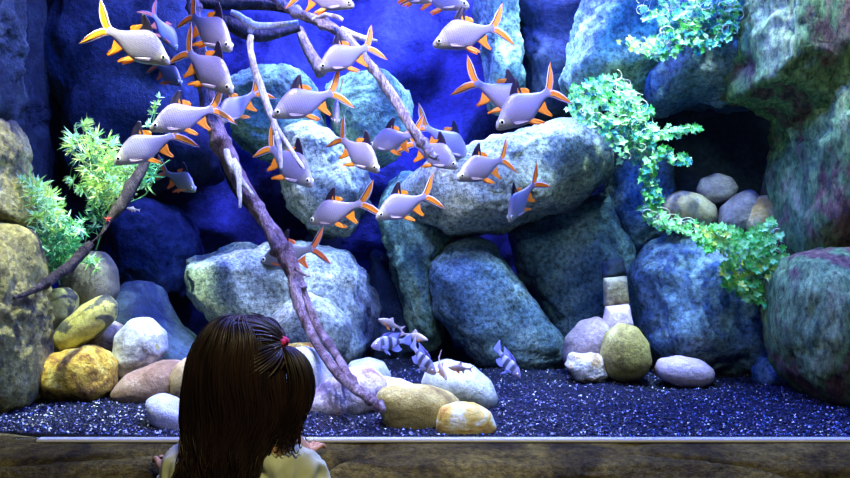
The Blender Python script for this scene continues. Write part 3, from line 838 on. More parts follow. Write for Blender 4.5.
# ------------------------------------------------------------------ driftwood
BARK = rock_mat('bark_purple_brown', [(.3, (.05, .025, .03)), (.48, (.20, .12, .13)), (.6, (.36, .25, .27)), (.72, (.55, .44, .44))], 10, 90, .5, 1.0, 31, stretch=(2.2, 2.2, .8))
BARKD = rock_mat('bark_dark', [(.3, (.012, .008, .01)), (.5, (.045, .03, .03)), (.7, (.12, .09, .08))], 12, 90, .5, 1.0, 32, stretch=(2.2, 2.2, .8))
BARKL = rock_mat('bark_light', [(.3, (.12, .07, .07)), (.45, (.34, .25, .25)), (.58, (.62, .52, .5)), (.7, (.8, .72, .7))], 10, 90, .5, 1.0, 34, stretch=(2.2, 2.2, .8))
BARKP = rock_mat('wood_pale', [(.3, (.35, .26, .24)), (.42, (.74, .66, .62)), (.55, (.92, .88, .84))], 9, 80, .3, .9, 33, stretch=(2, 2, .7))


def catmull(pts, n=10):
    out = []
    m = len(pts)
    for i in range(m - 1):
        p0, p1, p2, p3 = pts[max(i - 1, 0)], pts[i], pts[i + 1], pts[min(i + 2, m - 1)]
        for k in range(n):
            t = k / n
            out.append(tuple(.5 * (2 * b + (c - a) * t + (2 * a - 5 * b + 4 * c - e) * t * t + (3 * b - a - 3 * c + e) * t ** 3)
                             for a, b, c, e in zip(p0, p1, p2, p3)))
    out.append(tuple(pts[-1]))
    return out


def tube(name, pts, mat, parent=None, ring=12, n=10, rough=.22, seed=0, knots=.0, broken=True):
    """pts: (px, py, d, radius px)"""
    path = catmull(pts, n)
    W = [(P(a, b, d), max(r, .15) / F * d) for a, b, d, r in path]
    vs, fs = [], []
    prev = None
    off = Vector((seed * 3.3, seed * 1.9, seed * 5.7))
    for i, (c, r) in enumerate(W):
        tdir = (W[min(i + 1, len(W) - 1)][0] - W[max(i - 1, 0)][0]).normalized()
        if prev is None:
            u = tdir.orthogonal().normalized()
        else:
            u = (prev - tdir * prev.dot(tdir)).normalized()
        prev = u; v = tdir.cross(u)
        lump = 1 + knots * max(0, noise.noise(Vector((i * .23, seed, 1.1))) - .1) * 3
        for j in range(ring):
            a = 2 * PI * j / ring
            q = Vector((math.cos(a) * 1.3, math.sin(a) * 1.3, i * .13)) + off
            rr = r * lump * (1 + rough * fbm(q, 3) + rough * .5 * noise.noise(Vector((math.cos(a) * 3, math.sin(a) * 3, i * .05)) + off))
            vs.append(c + (u * math.cos(a) + v * math.sin(a)) * rr)
    for i in range(len(W) - 1):
        for j in range(ring):
            a, b = i * ring + j, i * ring + (j + 1) % ring
            fs.append((a, b, b + ring, a + ring))
    fs.append(tuple(range(ring))[::-1]); fs.append(tuple(range((len(W) - 1) * ring, len(W) * ring)))
    return py_mesh(name, vs, fs, mat, parent)


dw = empty('driftwood_branch', (0, 0, 0)); tag(dw, 'thick purplish driftwood trunk sloping from the upper left down to the stones', 'driftwood')
tube('trunk', [(180, -40, 2.6, 6), (192, 0, 2.58, 6), (196, 30, 2.56, 6), (203, 78, 2.55, 7), (214, 122, 2.53, 8.5), (228, 158, 2.52, 9), (246, 190, 2.5, 7.5), (264, 218, 2.47, 7),
               (280, 246, 2.44, 8), (292, 268, 2.42, 8.5), (300, 290, 2.4, 7)], BARK, dw, 16, 12, .3, 1, .3)
tube('branch', [(293, 270, 2.42, 6), (296, 292, 2.38, 6), (303, 316, 2.34, 5), (316, 343, 2.26, 4.6), (338, 374, 2.13, 4.6), (358, 391, 2.05, 4.6), (372, 401, 2.0, 4.4), (381, 408, 1.96, 4), (385, 411, 1.95, 1.5)], BARK, dw, 12, 10, .3, 2, .3)
tube('branch', [(298, 285, 2.42, 6), (308, 308, 2.4, 5), (322, 334, 2.36, 4.2), (336, 355, 2.26, 4), (346, 372, 2.16, 4.6), (356, 388, 2.07, 4)], BARK, dw, 12, 10, .3, 3, .3)
tube('branch', [(233, 160, 2.46, 3.5), (238, 172, 2.44, 3.6), (239, 186, 2.43, 2.6), (240, 198, 2.42, 2.1), (240, 208, 2.42, 1.2)], BARKP, dw, 10, 8, .3, 4)
tube('branch', [(222, 140, 2.60, 6), (228, 166, 2.58, 6.5), (236, 190, 2.56, 5), (250, 206, 2.52, 4)], BARKD, dw, 10, 8, .3, 5)
tube('branch', [(296, 268, 2.38, 3), (303, 274, 2.36, 1.6), (309, 276, 2.35, .8)], BARK, dw, 8, 6, .3, 6)
tube('branch', [(226, 150, 2.47, 3), (232, 166, 2.45, 3.4), (243, 182, 2.45, 2.4), (254, 196, 2.45, 1.6)], BARKP, dw, 10, 8, .3, 24)

db = empty('driftwood_branch', (0, 0, 0)); tag(db, 'long pale driftwood branch running diagonally from the top edge to a broken tip', 'driftwood')
tube('branch', [(262, -22, 2.62, 4), (276, 0, 2.6, 4.2), (296, 12, 2.58, 4.5), (322, 23, 2.55, 4.8), (344, 36, 2.53, 5.2), (362, 56, 2.52, 5), (380, 78, 2.52, 5), (398, 105, 2.51, 5),
                (414, 131, 2.5, 5), (428, 150, 2.49, 4.8), (436, 158, 2.48, 3), (439, 161, 2.48, .8)], BARKL, db, 14, 12, .25, 7, .35)
tube('branch', [(340, 30, 2.53, 4), (356, 36, 2.54, 3.4), (368, 39, 2.55, 2.4), (377, 41, 2.56, 1.4)], BARKP, db, 10, 8, .25, 8)
tube('branch', [(312, 20, 2.55, 2), (324, 15, 2.53, 2.2), (336, 17, 2.52, 2.4), (343, 20, 2.52, 2)], BARKP, db, 10, 8, .25, 9)

ct = empty('driftwood_branch', (0, 0, 0)); tag(ct, 'short cut pinkish branch end beside the upper silver fish', 'driftwood')
tube('branch', [(231, 12, 2.6, 2.6), (238, 15, 2.6, 3.4), (248, 22, 2.6, 4.4), (258, 26, 2.6, 3.4), (278, 25, 2.62, 3), (298, 22, 2.64, 2.2)], BARKP, ct, 12, 8, .25, 10)
tube('branch', [(250, 22, 2.6, 4), (251, 28, 2.6, 3.2), (250, 33, 2.6, 2.6)], BARKP, ct, 10, 6, .25, 11)

wt = empty('driftwood_branch', (0, 0, 0)); tag(wt, 'bare white twig hanging down between the left fish with a forked end', 'driftwood')
tube('branch', [(251, 35, 2.5, 2.6), (250, 46, 2.5, 3.2), (254, 66, 2.5, 3.5), (261, 88, 2.5, 3.6), (268, 108, 2.5, 3.6), (274, 124, 2.5, 3.5), (279, 146, 2.49, 3), (281, 166, 2.48, 1.8), (281, 169, 2.48, .5)], BARKP, wt, 12, 10, .22, 12)
tube('branch', [(274, 124, 2.5, 3), (282, 136, 2.49, 2.2), (293, 153, 2.47, 2.2), (301, 165, 2.46, 2.2), (304, 169, 2.46, .8)], BARKP, wt, 10, 8, .22, 13)

dk = empty('driftwood_branch', (0, 0, 0)); tag(dk, 'dark shadowed branch lying level along the top left edge', 'driftwood')
tube('branch', [(195, 2, 2.84, 5), (225, 4, 2.84, 6), (252, 4, 2.86, 6), (285, 8, 2.88, 5), (310, 20, 2.9, 4)], BARKD, dk, 12, 8, .3, 14)
tube('branch', [(214, 14, 2.84, 5), (238, 28, 2.82, 7), (256, 36, 2.82, 6), (275, 34, 2.84, 5), (300, 28, 2.86, 3)], BARKD, dk, 12, 8, .3, 15)

fb = tube('driftwood_branch', [(299, 28, 3.1, 4), (306, 44, 3.08, 5), (314, 60, 3.05, 6), (322, 72, 3.02, 7)], BARK, None, 12, 8, .25, 16)
tag(fb, 'faint blue branch far back between the diagonal branch and its fish', 'driftwood')

lb_ = empty('driftwood_branch', (0, 0, 0)); tag(lb_, 'dark slanting branch through the left plants ending on the rock pillar', 'driftwood')
tube('branch', [(150, 150, 2.56, 4), (143, 166, 2.54, 5.5), (132, 186, 2.5, 6.5), (120, 206, 2.46, 6), (110, 220, 2.43, 3), (102, 233, 2.4, 1.2), (92, 242, 2.38, .9)], BARKD, lb_, 12, 10, .25, 17)
tube('branch', [(91, 243, 2.34, 3.4), (84, 251, 2.32, 5), (72, 264, 2.28, 5.4), (56, 276, 2.22, 5.2), (42, 286, 2.16, 4), (28, 293, 2.1, 2.6), (14, 298, 2.04, 1.6)], BARKD, lb_, 12, 10, .3, 18, .3)
redf = plain('red_petals', (.75, .06, .04), .5)


def star(px, py, d, r):
    C = P(px, py, d); s = r / F * d
    vs, fs = [], []
    for k in range(5):
        a = 2 * PI * k / 5 + .3
        tip = Vector((math.cos(a) * s, -.004, math.sin(a) * s)); w = Vector((-math.sin(a), 0, math.cos(a))) * s * .22
        b = len(vs)
        vs += [w * .9, tip, -w * .9, Vector((0, -.006, 0)), Vector((0, .004, 0))]
        fs += [(b, b + 3, b + 1), (b + 3, b + 2, b + 1), (b, b + 1, b + 4), (b + 1, b + 2, b + 4), (b, b + 4, b + 3), (b + 2, b + 3, b + 4)]
    o = py_mesh('artificial_flower', vs, fs, redf, loc=C, smooth=False)
    tag(o, 'tiny red five pointed flower on the thin end of the left branch', 'flower')


star(108, 219, 2.415, 4.5)

# ------------------------------------------------------------------ plants
L1 = plain('leaf_bright', (.34, .62, .16), .45, .4, translucent=.35)
L2 = plain('leaf_yellow_green', (.62, .74, .22), .45, .4, translucent=.35)
L3 = plain('leaf_deep', (.05, .30, .12), .45, .4, translucent=.3)
L4 = plain('leaf_pale_mint', (.50, .80, .55), .45, .4, translucent=.3)
I1 = plain('ivy_green', (.08, .48, .08), .4, .45, translucent=.3)
I2 = plain('ivy_mint', (.28, .70, .22), .4, .45, translucent=.3)
I3 = plain('ivy_dark', (.02, .22, .17), .4, .45, translucent=.25)
I4 = plain('ivy_yellow', (.60, .72, .12), .4, .45, translucent=.3)
STEM = plain('stem_pale', (.55, .62, .38), .5)
STEMD = plain('stem_green', (.12, .30, .12), .5)


def lance(vs, fs, mi, o, dirv, L, w, m):
    """narrow pointed folded leaf"""
    dirv = dirv.normalized()
    side = dirv.cross(Vector((random.uniform(-1, 1), -1, random.uniform(-.6, .6)))).normalized()
    nrm = side.cross(dirv)
    b = len(vs)
    curl = random.uniform(-.25, .1)
    p1 = o + dirv * L * .35 + nrm * L * .05
    p2 = o + dirv * L * .7 + Vector((0, 0, curl * L * .4))
    tip = o + dirv * L + Vector((0, 0, curl * L))
    vs += [o, p1 + side * w, p1 - nrm * w * .5, p1 - side * w, p2 + side * w * .7, p2 - nrm * w * .3, p2 - side * w * .7, tip]
    fs += [(b, b + 1, b + 2), (b, b + 2, b + 3), (b + 1, b + 4, b + 5, b + 2), (b + 2, b + 5, b + 6, b + 3), (b + 4, b + 7, b + 5), (b + 5, b + 7, b + 6)]
    mi += [m] * 6


IVY = [(0, 0), (.22, -.22), (.50, -.20), (.42, .08), (.62, .42), (.30, .45), (.0, 1.0), (-.30, .45), (-.62, .42), (-.42, .08), (-.50, -.20), (-.22, -.22)]


def ivyleaf(vs, fs, mi, o, up, s, m):
    nrm = Vector((random.uniform(-.9, .9), -1, random.uniform(-.2, 1.1))).normalized()
    up = (up - nrm * up.dot(nrm)).normalized(); side = up.cross(nrm)
    b = len(vs)
    vs.append(o + up * s * .2 - nrm * s * .12)
    for x, y in IVY:
        cup = (x * x + (y - .2) ** 2) * .22
        vs.append(o + side * x * s + up * y * s - nrm * s * -cup * random.uniform(.6, 1.2))
    n = len(IVY)
    for k in range(n):
        fs.append((b, b + 1 + k, b + 1 + (k + 1) % n)); mi.append(m)


def inside(poly, x, y):
    c = False; n = len(poly); j = n - 1
    for i in range(n):
        xi, yi = poly[i]; xj, yj = poly[j]
        if ((yi > y) != (yj > y)) and (x < (xj - xi) * (y - yi) / (yj - yi) + xi): c = not c
        j = i
    return c


def sample(poly):
    xs = [p[0] for p in poly]; ys = [p[1] for p in poly]
    while True:
        x, y = random.uniform(min(xs), max(xs)), random.uniform(min(ys), max(ys))
        if inside(poly, x, y): return x, y


def stems_mesh(name, paths, mat, parent):
    vs, fs = [], []
    for pts, r in paths:
        ring = 5; prev = None
        for i, c in enumerate(pts):
            t = (pts[min(i + 1, len(pts) - 1)] - pts[max(i - 1, 0)]).normalized()
            u = t.orthogonal().normalized() if prev is None else (prev - t * prev.dot(t)).normalized()
            prev = u; v = t.cross(u)
            for j in range(ring):
                a = 2 * PI * j / ring; vs.append(c + (u * math.cos(a) + v * math.sin(a)) * r)
        b = len(vs) - ring * len(pts)
        for i in range(len(pts) - 1):
            for j in range(ring):
                q, w_ = b + i * ring + j, b + i * ring + (j + 1) % ring
                fs.append((q, w_, w_ + ring, q + ring))
    return py_mesh(name, vs, fs, mat, parent)


def fine_plant(label, stems, regions, d, group):
    """stems: px paths; regions: (poly, tufts, materials weights)"""
    root = empty('artificial_water_plant', P(stems[0][0][0], stems[0][0][1], d)); tag(root, label, 'plant', group)
    base = root.location.copy()
    sp, nodes = [], []
    for s in stems:
        path = [P(x, y, d + .03 * math.sin(x * .1)) - base for x, y in [q[:2] for q in catmull([(a, b) for a, b in s], 8)]]
        sp.append((path, .0022)); nodes += path
    vs, fs, mi = [], [], []
    for poly, n, mats, Lr in regions:
        for _ in range(n):
            x, y = sample(poly)
            o = P(x, y, d + random.uniform(-.09, .09)) - base
            near = min(nodes, key=lambda q: (q - o).length)
            mid = (near + o) / 2 + Vector((random.uniform(-.01, .01), random.uniform(-.01, .01), .008))
            sp.append(([near, mid, o], .0008))
            out = (o - near); out = out.normalized() if out.length > .003 else Vector((0, 0, 1))
            m = random.choice(mats)
            for k in range(random.randint(8, 12)):
                dv = out * .7 + Vector((random.uniform(-1, 1), random.uniform(-1, .6), random.uniform(-.7, 1)))
                lance(vs, fs, mi, o, dv, random.uniform(*Lr) / F * d, random.uniform(.55, 1.0) / F * d, m if random.random() < .7 else random.choice(mats))
    stems_mesh('stem', sp, STEMD, root)
    f = py_mesh('foliage', vs, fs, [L1, L2, L3, L4], root, smooth=False, midx=mi)


PG = 'fine leaved plants by the left rock pillar'
fine_plant('taller fine leaved yellow green plant behind the dark slanting branch',
           [[(96, 250), (104, 225), (112, 200), (100, 170), (84, 148), (74, 125)], [(112, 200), (126, 180), (140, 155), (150, 135)], [(118, 205), (145, 195), (158, 170), (170, 160)]],
           [([(72, 118), (84, 122), (98, 140), (108, 130), (112, 150), (124, 165), (128, 185), (112, 200), (90, 185), (84, 165), (72, 150)], 90, [1, 1, 3, 0], (8, 15)),
            ([(112, 150), (140, 160), (140, 185), (118, 205), (95, 205), (88, 185)], 75, [1, 1, 0, 3], (7, 14)),
            ([(95, 195), (115, 200), (112, 214), (92, 232), (86, 240), (90, 215)], 18, [0, 3, 2], (6, 11)),
            ([(138, 160), (160, 160), (150, 185), (135, 190)], 14, [0, 2, 2], (7, 14)),
            ([(146, 128), (156, 108), (160, 96), (150, 120), (145, 134)], 6, [3, 0], (5, 8)),
            ([(68, 175), (80, 180), (96, 196), (90, 200)], 6, [3, 0], (6, 10))], 2.62, PG)
fine_plant('lower fine leaved green plant against the left rock pillar',
           [[(60, 285), (50, 250), (40, 215), (28, 180)], [(52, 250), (70, 232), (84, 220)], [(60, 270), (80, 262), (95, 266)]],
           [([(20, 176), (40, 184), (56, 200), (62, 218), (50, 232), (34, 226), (26, 200)], 80, [0, 1, 3], (8, 15)),
            ([(34, 224), (60, 215), (84, 218), (88, 230), (74, 250), (48, 262), (36, 252)], 70, [0, 3, 2], (7, 14)),
            ([(36, 235), (80, 235), (74, 270), (44, 278), (36, 262)], 90, [2, 2, 2, 0], (5, 11)),
            ([(70, 250), (100, 262), (96, 272), (72, 270)], 12, [3, 0], (6, 11))], 2.46, PG)


def ivy(label, stems, clusters, d, loops=0, group='trailing ivy plants on the right'):
    root = empty('artificial_ivy', P(stems[0][0][0], stems[0][0][1], d)); tag(root, label, 'plant', group)
    base = root.location.copy()
    sp, nodes = [], []
    for s in stems:
        path = [P(x, y, d + .02 * math.sin(y * .2)) - base for x, y in catmull([(a, b) for a, b in s], 8)]
        sp.append((path, .0022)); nodes += path
    vs, fs, mi = [], [], []
    for poly, n, mats, Lr in clusters:
        for _ in range(n):
            x, y = sample(poly)
            o = P(x, y, d + random.uniform(-.10, .06)) - base
            near = min(nodes, key=lambda q: (q - o).length)
            if random.random() < .5:
                mid = (near + o) / 2 + Vector((random.uniform(-.01, .01), -.01, random.uniform(-.012, .012)))
                sp.append(([near, mid, o], .0008))
            for k in range(random.randint(1, 3)):
                up = Vector((random.uniform(-1, 1), random.uniform(-.5, .5), random.uniform(-1.2, .6)))
                ivyleaf(vs, fs, mi, o + Vector((random.uniform(-.012, .012), random.uniform(-.012, .012), random.uniform(-.012, .012))), up, random.uniform(*Lr) / F * d, random.choice(mats))
    for _ in range(loops):
        poly = clusters[0][0] if random.random() < .7 else clusters[-1][0]
        x, y = sample(poly); r = random.uniform(3, 7); a0 = random.random() * 6
        pts = [P(x + r * math.cos(a0 + k * .5) * 1.3, y + r * math.sin(a0 + k * .5), d - .1 + random.uniform(0, .01)) - base for k in range(10)]
        sp.append((pts, .0011))
    stems_mesh('stem', sp, STEM, root)
    py_mesh('foliage', vs, fs, [I1, I2, I3, I4], root, smooth=False, midx=mi)


ivy('bushy ivy hanging from the top edge on the right', [[(700, -20), (690, 15), (670, 40), (655, 55)], [(690, 10), (660, 10), (640, 12)], [(700, 10), (725, 25), (736, 40)]],
    [([(636, -10), (700, -10), (740, -10), (738, 20), (739, 38), (715, 46), (690, 50), (660, 56), (645, 60), (650, 40), (668, 28), (640, 14)], 210, [0, 1, 1, 2], (4.5, 8)),
     ([(690, -5), (738, -5), (735, 35), (700, 50), (680, 40)], 90, [0, 1, 2, 2], (4.5, 8)),
     ([(620, 38), (645, 40), (668, 30), (660, 58), (644, 64), (636, 52)], 26, [1, 3], (3.5, 6.5))], 2.72, 16)
ivy('thick ivy beside the middle fish that trails down a long strand', [[(590, 100), (620, 110), (640, 135), (650, 165), (652, 195), (650, 210), (670, 225), (690, 232)], [(640, 132), (670, 130), (700, 126)], [(645, 150), (675, 158), (692, 158)], [(600, 90), (612, 82), (622, 78)]],
    [([(568, 100), (574, 86), (596, 78), (612, 72), (636, 92), (640, 104), (654, 112), (658, 135), (640, 156), (622, 160), (600, 128), (572, 118)], 250, [0, 1, 1, 2, 1], (4.5, 8)),
     ([(612, 125), (640, 120), (658, 140), (650, 162), (630, 160)], 50, [0, 2, 2], (4.5, 8)),
     ([(655, 130), (675, 128), (700, 122), (704, 128), (680, 136), (660, 138)], 26, [1, 1, 0], (4, 7)),
     ([(645, 146), (672, 152), (694, 156), (690, 164), (660, 160)], 26, [1, 0, 2], (4, 7)),
     ([(642, 158), (660, 158), (660, 210), (642, 208)], 62, [1, 0, 2, 0], (4.5, 8)),
     ([(646, 206), (664, 212), (694, 224), (690, 236), (664, 232), (648, 222)], 52, [1, 1, 0], (4, 7))], 2.70, 22)
ivy('bright green ivy cluster hanging in front of the cave stones', [[(694, 228), (720, 236), (745, 250), (752, 275), (762, 300)], [(720, 238), (714, 228)], [(748, 250), (775, 250)]],
    [([(696, 236), (712, 222), (724, 228), (748, 232), (762, 222), (778, 224), (786, 248), (780, 266), (750, 270), (728, 256), (706, 250)], 190, [1, 1, 0], (4.5, 8)),
     ([(722, 262), (750, 262), (784, 256), (786, 270), (772, 290), (770, 306), (750, 300), (728, 292)], 110, [0, 0, 3, 1], (4.5, 8)),
     ([(700, 228), (720, 224), (730, 240), (706, 246)], 26, [3, 1], (4, 7))], 2.58, 4)

# ------------------------------------------------------------------ the little girl at the glass
SKIN = plain('skin', (.72, .40, .22), .5, .4)
SHIRT = plain('cream_cloth', (.74, .80, .56), .85, .1, vary=.08, vscale=20)
TROUSER = plain('dark_cloth', (.04, .045, .07), .85, .1)
SHOE = plain('shoe_leather', (.10, .06, .05), .5)
LIPS = plain('lips', (.5, .16, .13), .5)


def hair_mat():
    m, nt, out = new_mat('hair_dark_brown')
    b = principled(nt, out, .42, .45)
    tc = nt.nodes.new('ShaderNodeTexCoord')
    n = nt.nodes.new('ShaderNodeTexNoise'); n.inputs['Scale'].default_value = 26; n.inputs['Detail'].default_value = 5
    mp = nt.nodes.new('ShaderNodeMapping'); mp.inputs['Scale'].default_value = (2, 2, .25)
    nt.links.new(tc.outputs['Object'], mp.inputs[0]); nt.links.new(mp.outputs[0], n.inputs['Vector'])
    r = nt.nodes.new('ShaderNodeValToRGB')
    r.color_ramp.elements[0].position = .35; r.color_ramp.elements[1].position = .7
    r.color_ramp.elements[0].color = (.012, .006, .004, 1); r.color_ramp.elements[1].color = (.030, .014, .008, 1)
    nt.links.new(n.outputs['Fac'], r.inputs[0]); nt.links.new(r.outputs[0], b.inputs['Base Color'])
    return m


HAIR = hair_mat()
girl = empty('person', Vector((P(243, 600, 1.5).x, -.41, -.62)))
tag(girl, 'little girl with long dark brown hair and cream shirt seen from behind, watching the tank', 'person')
G0 = girl.location.copy()


def skin_body(name, joints, edges, mat, root=0, levels=2, post=None):
    """joints: name -> (point, rx, ry)"""
    keys = list(joints)
    me = bpy.data.meshes.new(name)
    me.from_pydata([tuple(joints[k][0] - G0) for k in keys], [(keys.index(a), keys.index(b)) for a, b in edges], [])
    o = bpy.data.objects.new(name, me); COL.objects.link(o)
    m = o.modifiers.new('skin', 'SKIN'); m.use_smooth_shade = True; m.branch_smoothing = .5
    for i, k in enumerate(keys):
        sv = me.skin_vertices[0].data[i]; sv.radius = (joints[k][1], joints[k][2]); sv.use_root = (i == root)
    s = o.modifiers.new('sub', 'SUBSURF'); s.levels = levels; s.render_levels = levels
    dg = bpy.context.evaluated_depsgraph_get()
    me2 = bpy.data.meshes.new_from_object(o.evaluated_get(dg))
    bpy.data.objects.remove(o)
    if post:
        for v in me2.vertices: v.co = post(v.co.copy())
        me2.update()
    me2.materials.clear()
    o = link_mesh(name, me2, mat, girl)
    return o


hx = P(245, 362, 1.5).x
V = Vector
HC = V((hx, -.40, .245))        # centre of the skull
hipL, hipR = V((hx - .045, -.41, -.22)), V((hx + .045, -.41, -.22))
shL, shR = V((hx - .085, -.41, .105)), V((hx + .085, -.405, .105))
elL, elR = V((hx - .135, -.395, -.01)), V((hx + .132, -.385, -.01))
wrL = P(166, 470, 1.68); wrR = P(303, 455, 1.76)
haL = P(165, 463, 1.72); haR = P(309, 450, 1.79)
J = {
    'pelvis': (V((hx, -.41, -.20)), .072, .055), 'waist': (V((hx, -.405, -.10)), .064, .05), 'chest': (V((hx, -.41, .03)), .07, .052),
    'neck0': (V((hx, -.41, .105)), .034, .032), 'neck1': (V((hx, -.405, .145)), .028, .028), 'jaw': (V((hx, -.385, .19)), .048, .05),
    'skull': (V((hx, -.40, .25)), .070, .078), 'crown': (V((hx, -.405, .29)), .05, .055),
    'shL': (shL, .032, .032), 'elL': (elL, .023, .023), 'wrL': (wrL, .015, .013), 'paL': (haL, .019, .010),
    'shR': (shR, .032, .032), 'elR': (elR, .023, .023), 'wrR': (wrR, .015, .013), 'paR': (haR, .019, .010),
    'hipL': (hipL, .052, .052), 'knL': (V((hx - .048, -.40, -.41)), .034, .034), 'anL': (V((hx - .05, -.42, -.575)), .022, .022), 'toL': (V((hx - .055, -.34, -.595)), .02, .014),
    'hipR': (hipR, .052, .052), 'knR': (V((hx + .048, -.40, -.41)), .034, .034), 'anR': (V((hx + .05, -.42, -.575)), .022, .022), 'toR': (V((hx + .055, -.34, -.595)), .02, .014),
}
E = [('pelvis', 'waist'), ('waist', 'chest'), ('chest', 'neck0'), ('neck0', 'neck1'), ('neck1', 'jaw'), ('jaw', 'skull'), ('skull', 'crown'),
     ('chest', 'shL'), ('shL', 'elL'), ('elL', 'wrL'), ('wrL', 'paL'), ('chest', 'shR'), ('shR', 'elR'), ('elR', 'wrR'), ('wrR', 'paR'),
     ('pelvis', 'hipL'), ('hipL', 'knL'), ('knL', 'anL'), ('anL', 'toL'), ('pelvis', 'hipR'), ('hipR', 'knR'), ('knR', 'anR'), ('anR', 'toR')]
# fingers: four unequal bent ones and a thumb on each hand, resting on the ledge / the glass foot


def fingers(tagc, palm, wrist, out):
    fwd = (palm - wrist).normalized()
    side = V((1, 0, 0)) if out > 0 else V((-1, 0, 0))
    side = (side - fwd * side.dot(fwd)).normalized()
    upv = side.cross(fwd)
    if upv.z < 0: upv = -upv
    for k, (s, L) in enumerate(((-.013, .034), (-.0045, .038), (.0045, .036), (.013, .028))):
        a = palm + fwd * .012 + side * s
        b = palm + fwd * (.016 + L * .42) + side * s * 1.35 + upv * .004
        c = palm + fwd * (.016 + L * .8) + side * s * 1.55 - upv * .003
        e = palm + fwd * (.014 + L * 1.02) + side * s * 1.6 - upv * .011
        n = '%sf%d' % (tagc, k)
        J[n + 'a'] = (a, .0062, .0062); J[n + 'b'] = (b, .0058, .0058); J[n + 'c'] = (c, .0052, .0052); J[n + 'd'] = (e, .0042, .0042)
        E.extend([('pa' + tagc, n + 'a'), (n + 'a', n + 'b'), (n + 'b', n + 'c'), (n + 'c', n + 'd')])
    a = palm - fwd * .006 - side * .016; b = palm + fwd * .006 - side * .030; c = palm + fwd * .020 - side * .036
    J[tagc + 'ta'] = (a, .0075, .0075); J[tagc + 'tb'] = (b, .0065, .0065); J[tagc + 'tc'] = (c, .005, .005)
    E.extend([('pa' + tagc, tagc + 'ta'), (tagc + 'ta', tagc + 'tb'), (tagc + 'tb', tagc + 'tc')])


fingers('R', haR, wrR, 1)
fingers('L', haL, wrL, -1)


def facepost(co):
    # round the skull, taper it to the chin and model nose, brow, sockets, cheeks and lips on the side that looks into the tank (+y)
    p = co + G0 - HC
    if p.z > -.115 and math.hypot(p.x, p.y) < .12 and p.length > .01:
        w = min(1, max(0, (p.z + .112) / .035)); w = w * w * (3 - 2 * w)
        if p.y < 0: w *= min(1, max(0, (p.z + .10) / .06))
        k = p / math.sqrt((p.x / .066) ** 2 + (p.y / .080) ** 2 + (p.z / (.102 if p.z < 0 else .076)) ** 2)
        low = max(0, -k.z / .102)
        k.x *= 1 - .30 * low ** 1.5
        if k.y > 0: k.y = k.y * (1 - .0 * low) + .010 * low ** 2
        x, z = k.x, k.z
        if k.y > .01:
            def g(cx, cz, s, a): return a * math.exp(-((x - cx) ** 2 + (z - cz) ** 2) / (s * s))
            dy = g(0, -.026, .010, .013) + g(0, -.012, .008, .007) + g(0, -.053, .014, .004) + g(0, -.082, .016, .006)
            dy -= g(.028, -.002, .013, .008) + g(-.028, -.002, .013, .008)
            dy += g(.034, -.034, .02, .004) + g(-.034, -.034, .02, .004)
            k.y += dy
        co = (p * (1 - w) + k * w) - G0 + HC
    return co


body = skin_body('body', J, E, SKIN, 0, 3, facepost)

# ears, eyes and mouth
vs0, fs0 = ico(3)
for s in (1, -1):
    py_mesh('ear', [HC - G0 + V((s * .066 + v.x * .007, v.y * .014 + .0, v.z * .02 - .012)) for v in vs0], fs0, SKIN, girl)
    c = HC - G0 + V((s * .026, .0585, -.002))
    py_mesh('eye', [c + v * .0125 for v in vs0], fs0, [plain('eye_white', (.85, .83, .8), .2), plain('eye_brown', (.05, .025, .015), .1)], girl,
            midx=[1 if (sum((vs0[k] for k in f), V()) / 3).y > .80 else 0 for f in fs0])
    py_mesh('eyebrow', [HC - G0 + V((s * .028 + v.x * .014, .0725 - abs(v.x) * .003 + v.y * .003, .019 + v.z * .0022 - v.x * v.x * .003)) for v in vs0], fs0, HAIR, girl)
py_mesh('mouth', [HC - G0 + V((v.x * .016, .0715 - abs(v.x) ** 2 * .003 + v.y * .004, -.056 + v.z * .0045)) for v in vs0], fs0, LIPS, girl)

# shirt: torso and sleeves a little fuller than the body
JS = {
    'hem': (V((hx, -.41, -.24)), .098, .078), 'waist': (V((hx, -.41, -.10)), .088, .072), 'chest': (V((hx, -.412, .02)), .090, .068), 'col': (V((hx, -.41, .11)), .06, .048),
    'shL': (V((hx - .098, -.41, .088)), .054, .05), 'elL': (elL + V((-.004, 0, -.02)), .054, .046), 'cuL': (elL.lerp(wrL, .6), .025, .024),
    'shR': (V((hx + .090, -.405, .088)), .054, .05), 'elR': (elR + V((-.008, 0, -.02)), .054, .046), 'cuR': (elR.lerp(wrR, .62), .025, .024)}
ES = [('hem', 'waist'), ('waist', 'chest'), ('chest', 'col'), ('chest', 'shL'), ('shL', 'elL'), ('elL', 'cuL'), ('chest', 'shR'), ('shR', 'elR'), ('elR', 'cuR')]


def foldpost(co):
    q = (co + G0) * 14
    n = V((co.x, co.y * 1.0 - .0, 0)).normalized() if (co.x or co.y) else V((0, 0, 0))
    w = noise.noise(V((q.x * 1.4, q.y * 1.4, q.z * .5 + q.x * .5))) * .012 + noise.noise(V((q.x * 3, q.y * 3, q.z * 1.2))) * .006
    return co + n * w


